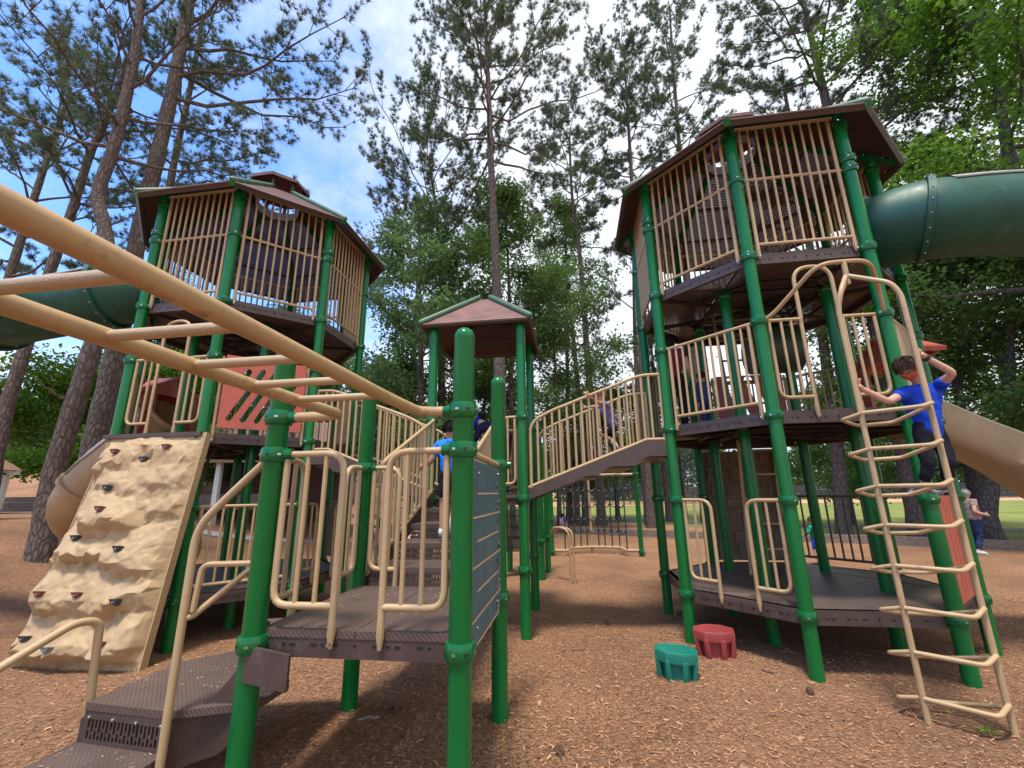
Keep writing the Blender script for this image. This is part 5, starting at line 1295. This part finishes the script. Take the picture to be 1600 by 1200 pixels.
for x in (-3.1, -.78, 1.4, 2.3): part('post', MB().box((x, -2.1, zf / 2 - .1), (.16, .16, zf + .2)), [WHITE], tpv, off=(0, 0, 0))
part('bench', MB().box((.6, .6, .75), (1.8, .7, .07)).box((.6, .05, .45), (1.8, .25, .05)).box((.6, .6, .35), (.1, .6, .75)), [WOOD], tpv, off=(0, 0, 0))
# wooden beam frame by the path
tf = wthing('timber_frame', 'weathered timber post and beam frame standing beside the path', 'frame', (3.3, 24, g1(3.3, 24)))
part('post', MB().box((.05, 0, .95), (.2, .2, 2.0)), [WOOD], tf, off=(0, 0, 0)); part('beam', MB().box((-.35, 0, 1.75), (2.1, .16, .2)), [WOOD], tf, off=(0, 0, 0)); part('post', MB().box((-1.3, 0, .85), (.18, .18, 1.8)), [WOOD], tf, off=(0, 0, 0))
# ball field fences
def net_mat(name, col, op, sc):
    m = M(name, col, .8); t = m.node_tree; b = t.nodes['Principled BSDF']; o = [n for n in t.nodes if n.type == 'OUTPUT_MATERIAL'][0]
    c = t.nodes.new('ShaderNodeTexCoord'); ck = t.nodes.new('ShaderNodeTexNoise'); ck.inputs['Scale'].default_value = sc; t.links.new(c.outputs['Object'], ck.inputs['Vector'])
    lt = t.nodes.new('ShaderNodeMath'); lt.operation = 'LESS_THAN'; lt.inputs[1].default_value = op; t.links.new(ck.outputs[0], lt.inputs[0])
    tr = t.nodes.new('ShaderNodeBsdfTransparent'); mx = t.nodes.new('ShaderNodeMixShader'); t.links.new(lt.outputs[0], mx.inputs[0]); t.links.new(tr.outputs[0], mx.inputs[1]); t.links.new(b.outputs[0], mx.inputs[2]); t.links.new(mx.outputs[0], o.inputs[0]); return m
NETM = net_mat('windscreen_mesh', (0.045, 0.05, 0.052), .53, 40); MESHM = net_mat('backstop_net', (0.03, 0.032, 0.035), .47, 40); FPOST = M('dark_fence_pipe', (0.03, 0.03, 0.032), .5)
def fence(label, p, q, h, n, screen):
    p = np.array(p, float); q = np.array(q, float); t = wthing('field_fence', label, 'fence', (*p, g1(*p)))
    for i in range(n + 1):
        c = lerp(p, q, i / n) - p; part('post', MB().tube([(*c, -.2), (*c, h)], .05, 6), [FPOST], t, off=(0, 0, 0))
    for z in (h, h * .5): part('rail', MB().tube([(0, 0, z), (*(q - p), z)], .035, 6), [FPOST], t, off=(0, 0, 0))
    d = q - p
    for i in range(n):
        a, b = d * (i / n), d * ((i + 1) / n); part('mesh_panel', MB().slab([(*a, .05), (*b, .05), (*b, h), (*a, h)], .01), [screen], t, off=(0, 0, 0), smooth=False)
fence('tall dark backstop netting beyond the lawn behind the chain net', (6, 58), (23, 54), 7.0, 8, MESHM)
fence('long low dark fence along the far side of the ball field', (20, 74), (95, 60), 2.2, 22, NETM)
fence('low dark fence beyond the lawn left of the netting', (-12, 60), (6, 59), 1.5, 7, NETM)

# ------------------------------------------------------------------ trees
def rots(rng, n):
    v = rng.normal(size=(n, 3)); return v / np.linalg.norm(v, axis=1)[:, None]
def tufts(rng, C, D, blades, L, w):
    """needle clusters: thin blades bursting from each tuft centre"""
    n = len(C); k = n * blades; c = np.repeat(C, blades, 0); d = np.repeat(D, blades, 0) * .55 + rots(rng, k) * .85; d /= np.linalg.norm(d, axis=1)[:, None]
    s = np.cross(d, rots(rng, k)); s /= np.linalg.norm(s, axis=1)[:, None] + 1e-9
    ln = (L * (.6 + .6 * rng.random(k)))[:, None]; st = c + rots(rng, k) * .03
    V = np.stack([st - s * w * .5, st + s * w * .5, st + d * ln], 1).reshape(-1, 3); return V, np.arange(k * 3).reshape(-1, 3)
def leaves(rng, C, per, spread_, size, flat=.55):
    n = len(C) * per; c = np.repeat(C, per, 0) + rng.normal(size=(n, 3)) * np.array((spread_, spread_, spread_ * flat)); a = rots(rng, n); a[:, 2] *= .6; a /= np.linalg.norm(a, axis=1)[:, None]
    s = np.cross(a, rots(rng, n)); s /= np.linalg.norm(s, axis=1)[:, None]; z = (size * (.6 + .8 * rng.random(n)))[:, None]
    V = np.stack([c - a * z * .5, c + s * z * .32, c + a * z * .5, c - s * z * .32], 1).reshape(-1, 3); return V, np.arange(n * 4).reshape(-1, 4)
def along(P, f):
    P = np.asarray(P); s = np.concatenate([[0], np.cumsum(np.linalg.norm(np.diff(P, axis=0), axis=1))]); return np.array([np.interp(f * s[-1], s, P[:, i]) for i in range(3)])
def tree(name, label, group, pts, r0, r1, zc, limbs, L, kind, seed, mats, shape=lambda t: math.sin(math.pi * min(1, .25 + .8 * t)) ** .8, elev=(5, 50), dens=1.0, sub=8, flare=1.35, leaf_size=.14, stubs=0, spr=.30, azc=None):
    rng = np.random.default_rng(seed); pts = smooth_path(pts, 6); b = pts[0].copy(); b[2] = g1(b[0], b[1]); pts[0][2] = min(pts[0][2], b[2]) - .15
    n = len(pts); h = pts[:, 2] - b[2]; H = h[-1]; rr = r0 + (r1 - r0) * np.clip(h / H, 0, 1) ** .9; rr = rr * (1 + (flare - 1) * np.exp(-np.clip(h, 0, None) / .35))
    t = wthing(name, label, 'tree', tuple(b), 0, group); q = pts - b; mb = MB()
    jit = 1 + .05 * np.sin(np.arange(n) * 2.3 + seed); mb.tube(q, rr * jit, 14 if r0 > .15 else 10)
    C, D = [], []; z0, z1 = zc; lb = MB()
    for i in range(limbs):
        tt = (i + rng.random() * .8) / limbs; z = z0 + (z1 - z0) * tt - b[2]; k = np.argmin(np.abs(q[:, 2] - z)); z = min(z, q[-1, 2] - .05)
        p0 = np.array([np.interp(z, q[:, 2], q[:, j]) for j in (0, 1)] + [z]); az = i * 2.399 + rng.normal() * .35 if azc is None else azc + rng.normal() * .9
        ln = L * max(.12, shape(tt)) * (.7 + .5 * rng.random()); el = rad(elev[0] + (elev[1] - elev[0]) * tt + rng.normal() * 9)
        d = np.array((math.cos(az) * math.cos(el), math.sin(az) * math.cos(el), math.sin(el))); side = np.array((-d[1], d[0], 0)); P = [p0]
        cur = rng.normal() * .25; upb = rng.normal() * .12 + .22
        for s in range(1, 7):
            f = s / 6; P.append(p0 + d * ln * f + side * ln * cur * f * f + np.array((0, 0, 1)) * ln * upb * f * f + rng.normal(size=3) * ln * .02)
        P = np.array(P); rb = min(.32 * np.interp(z, q[:, 2], rr) + .01, .012 + .018 * ln); lb.tube(P, np.linspace(rb, .012, 7), 6, cap=False)
        for j in range(sub):
            f = .28 + .72 * (j + rng.random()) / sub; s0 = along(P, min(f, 1)); a2 = az + (1 if j % 2 else -1) * (.45 + .6 * rng.random()); e2 = el + rng.normal() * .35 + .15
            l2 = ln * (.20 + .25 * rng.random()) * (1.15 - .45 * f); d2 = np.array((math.cos(a2) * math.cos(e2), math.sin(a2) * math.cos(e2), math.sin(e2))); S_ = [s0 + d2 * l2 * u + np.array((0, 0, .10 * l2 * u * u)) + rng.normal(size=3) * .02 * u for u in (0, .5, 1)]
            lb.tube(S_, [.012, .009, .005], 4, cap=False); m_ = max(3, int(dens * (4 + l2 * 7)))
            for u in (.35 + .65 * (np.arange(m_) + rng.random(m_)) / m_):
                C.append(along(S_, min(u, 1)) + rng.normal(size=3) * .09); D.append(d2 + np.array((0, 0, .5)))
        C.append(P[-1]); D.append(d)
    dead = []
    for s in range(stubs):
        z = 2.5 + rng.random() * (z0 - b[2] - 2.5); p0 = np.array([np.interp(z, q[:, 2], q[:, j]) for j in (0, 1)] + [z]); az = rng.random() * 6.28; d = np.array((math.cos(az), math.sin(az), .35)); dead.append(MB().tube([p0, p0 + d * .3, p0 + d * (.5 + .5 * rng.random()) + (0, 0, .1)], [.03, .022, .01], 5))
    tr = part('trunk', mb, [mats[0]], t, off=(0, 0, 0)); part('limbs', lb, [mats[0]], tr, off=(0, 0, 0)); [part('dead_branch', q_, [mats[0]], tr, off=(0, 0, 0)) for q_ in dead]
    C, D = np.array(C), np.array(D)
    if kind == 'pine': V, F = tufts(rng, C, D, 30, .20, .0135)
    else: V, F = leaves(rng, C, max(8, int(kind * .55)), spr * 1.15, leaf_size)
    part('crown', fast_mesh('crown', V, F, mats[1]), None, t)
    return t
PB, GB = PINEBARK, GREYBARK
PG, DG = 'tall pines round the playground', 'broadleaf trees round the playground'
P_ = lambda name, lab, pts, r0, r1, zc, n, L, seed, **k: tree('pine_tree', lab, PG, pts, r0, r1, zc, n, L, 'pine', seed, (PB, NEEDLE), **{'flare': 1.18, **k})
P_('', 'tallest pine with bare straight trunk rising behind the small tower roof', [(-.36, 14, 0), (-.42, 14, 5.8), (-.60, 14, 11.8), (-.70, 14, 14.4), (-.76, 14, 17), (-.93, 14, 21.5), (-1.0, 14, 23.4)], .25, .05, (13.9, 23.3), 34, 4.5, 1, shape=lambda t: (1.0 - .62 * t ** 1.5), elev=(6, 62), sub=11, dens=1.25)
P_('', 'pine with a kinked trunk and small dark top right of the tallest pine', [(4.44, 23, 0), (4.44, 23, 3.9), (4.24, 23, 7.4), (4.12, 23, 15), (3.85, 23, 19.5), (3.9, 23, 23.6)], .25, .06, (15.8, 23.6), 26, 3.5, 2, shape=lambda t: .6 + .55 * math.sin(3 * t), dens=1.9)
P_('', 'slender pine right of the kinked pine, at the right tower\'s left edge', [(6.35, 21, 0), (6.4, 21, 2.5), (6.8, 21, 14), (6.95, 21, 19), (7.05, 21, 22.3), (7.2, 21, 28)], .24, .05, (17.5, 27.8), 30, 3.6, 3, shape=lambda t: .8 + .4 * math.sin(3 * t) - .4 * t, dens=1.7)
P_('', 'pine with open crown just above the right tower\'s left roof corner', [(10.2, 24, 0), (10.7, 24, 13.5), (11.3, 24, 24), (11.6, 24, 30.6), (11.9, 24, 36)], .3, .06, (21, 36), 32, 4.6, 4, shape=lambda t: 1 - .5 * t, dens=1.6)
P_('', 'dense dark pine directly above the right tower\'s roof', [(12.9, 14.5, 0), (13.03, 14.5, 2.5), (13.04, 14.5, 9.5), (13.08, 14.5, 15.8), (13.1, 14.5, 19.8), (13.15, 14.5, 25)], .36, .07, (13.3, 25.5), 36, 4.7, 5, shape=lambda t: 1.0 - .3 * t, dens=1.7, sub=11)
P_('', 'leaning pine with crooked knotted trunk, nearest at left', [(-9.27, 9, .6), (-9.38, 9, 2.2), (-9.26, 9.05, 4.8), (-9.2, 9.05, 6.4), (-9.7, 9.1, 7.95), (-10.05, 9.1, 8.9), (-9.95, 9.1, 10.4), (-10.0, 9.1, 13), (-10.2, 9.1, 15), (-10.35, 9.1, 18)], .20, .08, (9.8, 17.5), 19, 3.4, 6, shape=lambda t: .9 - .2 * t, dens=.9, stubs=3, sub=8)
P_('', 'thick straight leaning pine beside the left tower\'s roof', [(-9.6, 10, .6), (-9.66, 10, 2.9), (-9.64, 10, 4.9), (-9.7, 10, 7.9), (-9.68, 10, 10.2), (-9.66, 10, 13.3), (-9.75, 10, 16.5), (-9.9, 10, 21)], .235, .12, (12.5, 21), 15, 5.0, 7, shape=lambda t: .95, dens=1.1, sub=9, azc=-.1)
P_('', 'pine with smooth curved trunk second from the left edge', [(-12.9, 11, .8), (-13.1, 11, 3.6), (-13.06, 11, 5.5), (-12.94, 11, 8), (-12.8, 11, 9.6), (-12.7, 11, 11.8), (-12.5, 11, 13), (-12.2, 11, 16)], .18, .07, (9.5, 16), 18, 3.4, 8, dens=.9)
P_('', 'pine half hidden behind the thick leaning pine', [(-11.3, 13, 1), (-11.76, 13, 4.3), (-11.86, 13, 10.7), (-11.93, 13, 13.6), (-11.9, 13, 16.8), (-12, 13, 20)], .18, .07, (9.5, 20), 22, 3.7, 9, shape=lambda t: 1 - .4 * t, dens=1.1)
P_('', 'pine with full crown at the far left edge', [(-17.5, 13.5, 1), (-17.3, 13.5, 6), (-17.2, 13.5, 12), (-17, 13.5, 17)], .2, .07, (6.5, 17), 22, 4.2, 10, shape=lambda t: 1 - .5 * t, dens=1.5)
P_('', 'pine with spreading crown left of the tallest pine', [(-3.18, 20, 0), (-3.47, 20, 11), (-3.6, 20, 13.9), (-4.0, 20, 17), (-4.4, 20, 19.4)], .25, .06, (10, 19.5), 32, 4.4, 11, shape=lambda t: .75 + .45 * math.sin(2.8 * t), dens=1.8)
P_('', 'pine standing just left of the centre behind the spreading pine', [(-5.6, 24, 0), (-5.7, 24, 9), (-5.6, 24, 16), (-5.9, 24, 20)], .24, .06, (9, 20), 28, 4.0, 12, dens=1.7)
P_('', 'low dark pine between the bridge and the right tower', [(8.6, 25, 0), (8.5, 25, 5), (8.5, 25, 11)], .2, .05, (4.5, 11), 18, 3.0, 13, dens=1.5)
P_('', 'pine trunk seen below the right tower, left of its ladder', [(11.8, 16.4, 0), (12.2, 16.4, 3.4), (12.4, 16.4, 6.6), (12.8, 16.4, 14), (13, 16.4, 20)], .25, .07, (12, 20), 14, 3.2, 14)
P_('', 'dark trunked pine beside the kinked pine', [(3.72, 23.3, 0), (3.76, 23.3, 2.6), (3.58, 23.3, 8.9), (3.3, 23.3, 15)], .24, .06, (8, 15.5), 14, 2.6, 15)
P_('', 'pine trunk visible just left of the right tower\'s legs', [(6.7, 22.6, 0), (6.75, 22.6, 8), (7.2, 22.6, 16)], .2, .05, (9, 16), 12, 2.5, 16)
D_ = lambda name, lab, pts, r0, zc, n, L, seed, per, lm, **k: tree('broadleaf_tree', lab, DG, pts, r0, .04, zc, n, L, per, seed, (GB, lm), **k)
D_('', 'broadleaf tree with layered green boughs right of the left tower', [(-3.46, 17, 0), (-3.68, 17, 6), (-3.9, 17, 10.2), (-4, 17, 12.6)], .2, (3.2, 12.4), 24, 3.6, 21, 30, LEAFM, shape=lambda t: 1.0 - .55 * t, elev=(-2, 45))
D_('', 'pale green broadleaf tree behind the tallest pine', [(-.1, 18, 0), (-.04, 18, 8.7), (-.2, 18, 15)], .17, (5, 16.5), 24, 2.9, 22, 26, LEAFG, elev=(20, 65))
D_('', 'bright green broadleaf tree behind the kinked pine', [(3.0, 24.5, 0), (3.3, 24.5, 10), (3.6, 24.5, 19)], .18, (6, 21), 26, 3.6, 23, 26, LEAFG, elev=(20, 65))
D_('', 'slim broadleaf tree above the stair bridge', [(2.0, 20, 0), (2.1, 20, 6), (2.0, 20, 12)], .11, (3.5, 13), 22, 2.8, 24, 24, LEAFM, elev=(5, 45))
D_('', 'large maple with bright leaves at the upper right', [(13.7, 11, 0), (14.6, 11, 6.4), (15.0, 11, 10.9), (15.4, 11, 13.7), (16, 11, 18)], .36, (6.5, 18), 30, 5.0, 25, 34, LEAFB, sub=11, shape=lambda t: 1.0 - .3 * t, leaf_size=.15, spr=.34)
D_('', 'dark green maple beyond the wave slide', [(15.2, 14.8, 0), (15.4, 14.8, 3), (15.9, 14.8, 8)], .28, (2.2, 9), 30, 4.4, 26, 30, LEAFG, sub=9, shape=lambda t: 1 - .3 * t, elev=(-8, 40))
D_('', 'small tree between the right tower\'s ladder and the far field', [(15.6, 21, 0), (15.7, 21, 3), (15.8, 21, 6)], .12, (1.6, 7), 18, 2.6, 27, 30, LEAFG, elev=(-5, 45))
D_('', 'bright young maple at left behind the leaning pines', [(-14.5, 19, 2), (-14.4, 19, 4), (-14.3, 19, 6.5)], .12, (2.7, 7.5), 24, 2.9, 28, 46, LEAFB, elev=(-10, 45))
D_('', 'bright shrubby maple at the far left edge', [(-18.5, 18.5, 2), (-18.4, 18.5, 4), (-18.3, 18.5, 6)], .12, (2.6, 7), 24, 3.0, 29, 46, LEAFB, elev=(-10, 45))
D_('', 'dark evergreen behind the young maples at left', [(-19, 23, 3), (-19, 23, 8), (-19, 23, 12)], .2, (3.6, 12.5), 26, 3.6, 30, 40, LEAFM, shape=lambda t: 1.1 - .8 * t)
D_('', 'green tree behind the pavilion', [(-12.2, 25, 3), (-12.2, 25, 7), (-12, 25, 11)], .2, (4.5, 12), 24, 3.4, 31, 36, LEAFM)
D_('', 'dark leafy tree between the left tower and the small roofed tower', [(-5.4, 19.0, 0), (-5.3, 19.0, 3), (-5.2, 19, 7)], .16, (1.6, 7.5), 24, 2.6, 32, 36, LEAFM, elev=(-5, 45))
D_('', 'leafy tree low behind the small roofed tower', [(-1.5, 22, 0), (-1.5, 22, 3), (-1.4, 22, 8)], .15, (1.8, 8.5), 24, 2.8, 33, 34, LEAFM, elev=(-5, 45))
D_('', 'green tree under the stair bridge by the chain net', [(3.6, 26, 0), (3.6, 26, 3), (3.6, 26, 6)], .14, (2.0, 7), 22, 2.8, 34, 34, LEAFG, elev=(-5, 45))
D_('', 'tree overhanging the lawn right of the chain net', [(6.2, 27, 0), (6.2, 27, 3), (6.1, 27, 7)], .15, (2.4, 8), 22, 2.8, 35, 34, LEAFM, elev=(-8, 45))
D_('', 'tree behind the right tower\'s middle storey', [(10.2, 27, 0), (10.2, 27, 3), (10.1, 27, 8)], .15, (3.4, 9), 20, 2.8, 36, 32, LEAFM)
D_('', 'trunk and crown at the right edge under the wave slide', [(13.5, 12.9, 0), (13.6, 12.9, 1.2), (15.2, 12.9, 4.6), (16.5, 13, 9)], .22, (5, 9.5), 16, 3.2, 37, 36, LEAFM, elev=(10, 50))
D_('', 'tall leafy tree behind the wave slide at far right', [(20, 17, 0), (20, 17, 6), (20.3, 17, 13)], .3, (3, 14), 30, 4.6, 38, 24, LEAFG, shape=lambda t: 1 - .3 * t)
# the far wood
def wood():
    rng = np.random.default_rng(5); n = 5200; x = rng.uniform(-75, 130, n); y = np.where(x < 0, 40, 84) + rng.uniform(0, 16, n) + np.clip(-x - 20, 0, 60) * .2 - np.clip(x - 60, 0, 80) * .35
    hh = (8.5 + 3.5 * np.sin(x * .21) + 2.5 * np.sin(x * .53 + 1)) * np.where(x < 0, .75, 1.0); z = hh * rng.random(n) ** .8 + .4
    V, F = leaves(rng, np.stack([x, y, z + gz(x, y)], 1), 11, 1.0, .85, .7); return fast_mesh('woodland', V, F, LEAFD)
tag(part('woodland', wood(), None), kind='stuff', label='distant wood edge beyond the ball field')

# ------------------------------------------------------------------ litter on the mulch
def stick(label, x, y, L, a, r, mat, cat='stick'):
    rg = random.Random(int(x * 100)); P = [(L * (k / 4 - .5), rg.uniform(-.02, .02), r * .8 + rg.uniform(0, .006)) for k in range(5)]
    o = part('stick', MB().tube(P, [r * .8, r, r * 1.05, r * .9, r * .6], 7), [mat], None, off=(0, 0, 0)); o.location = (x, y, g1(x, y)); o.rotation_euler = (0, 0, a); tag(o, label, cat)
GST = M('grey_twig', (0.27, 0.23, 0.2), .9, 0, .3, 30, .4, 80); BST = M('brown_twig', (0.16, 0.09, 0.06), .9, 0, .3, 30)
stick('grey broken stick on the mulch between the entry platform posts', -1.12, 3.80, .16, .35, .011, GST)
stick('short dark stick on the mulch right of the teal stepping pod', 2.35, 4.55, .12, -.7, .009, BST)
stick('brown twig on the mulch in front of the stepping pods', 1.9, 3.75, .17, .5, .007, BST)
stick('pale twig lying beside the bent ladder\'s right foot', 3.62, 3.85, .3, -.4, .008, GST)
stick('thin twig on open mulch right of the small tower\'s front post', .62, 5.2, .28, .3, .006, BST)
def cone(label, x, y, s):
    mb = MB()
    for k in range(60):
        f = k / 60; a = k * 2.4; rr = s * (.25 + .75 * math.sin(math.pi * (.12 + .8 * f))) * .5; c = np.array((rr * math.cos(a), rr * math.sin(a), s * 1.1 * f)); mb.slab([c, c * np.array((1.5, 1.5, 1)) + (-.2 * s * math.sin(a), .2 * s * math.cos(a), -.05 * s), c * np.array((1.7, 1.7, 1)) + (0, 0, -.1 * s), c * np.array((1.5, 1.5, 1)) + (.2 * s * math.sin(a), -.2 * s * math.cos(a), -.05 * s)], .004)
    o = part('pine_cone', mb, [BST], None, off=(0, 0, 0), smooth=False); o.location = (x, y, g1(x, y) + .015); o.rotation_euler = (1.4, .2, x * 7); tag(o, label, 'pine cone')
cone('pine cone on the mulch beside the right tower\'s rear left leg', 2.25, 6.45, .06); cone('pine cone under the entry platform', -.95, 3.95, .055); cone('pine cone in the middle of the open mulch', 1.15, 6.1, .05)
cone('pine cone on open mulch left of the small tower\'s front post', -.1, 4.9, .05); cone('pine cone in the foreground right of the entry platform post', .25, 3.3, .05)
cone('pine cone between the teal pod and the right tower deck', 1.55, 4.95, .05); cone('pine cone in front of the right tower\'s front leg', 2.45, 4.1, .045)
def litter():
    rg = random.Random(4); mb = MB()
    def one(a, b, z):
        L_, w_, t_ = rg.uniform(.010, .028), rg.uniform(.0012, .003), rg.uniform(0, 6.28); c, s_ = math.cos(t_), math.sin(t_); p = W(a, b, z); d = np.array((c, s_, rg.uniform(-.1, .25))); n_ = np.array((-s_, c, 0))
        mb.slab([p - d * L_ / 2 - n_ * w_, p + d * L_ / 2 - n_ * w_, p + d * L_ / 2 + n_ * w_, p - d * L_ / 2 + n_ * w_], .002)
    for _ in range(90): one(rg.uniform(DA0 + .05, DA1 - .05), rg.triangular(DB0 + .05, DB1 - .05, DB1 - .2), ZD + .006)
    for _ in range(60): one(rg.uniform(sx0, sx1), rg.uniform(2.05, 2.55), .256)
    for _ in range(40): one(rg.uniform(sx0 + .05, -2.0), rg.uniform(2.75, 3.2), .466)
    for k in range(8):
        for _ in range(14): f = rg.random(); p = lerp(R.c, lerp(*R.e(k), rg.random()), .4 + .55 * f); one(p[0], p[1], Z1 + .007)
    return mb
tag(part('wood_litter', litter(), [M('litter_chip', (0.42, 0.28, 0.17), .9, 0, .4, 60)], None, off=(0, 0, 0), smooth=False), kind='stuff', label='stray chips and needles lying on the brown decks and steps')
lf = MB()
for k in range(5):
    a = k * 1.1; lf.slab([(0, 0, .012), (.05 * math.cos(a - .25), .05 * math.sin(a - .25), .02), (.085 * math.cos(a), .085 * math.sin(a), .03), (.05 * math.cos(a + .25), .05 * math.sin(a + .25), .016)], .002)
o = part('fallen_leaf', lf, [LEAFB], None, off=(0, 0, 0), smooth=False); o.location = (3.22, 3.45, g1(3.22, 3.45) + .01); tag(o, 'green fallen leaf on the mulch at the foot of the bent ladder', 'leaf')
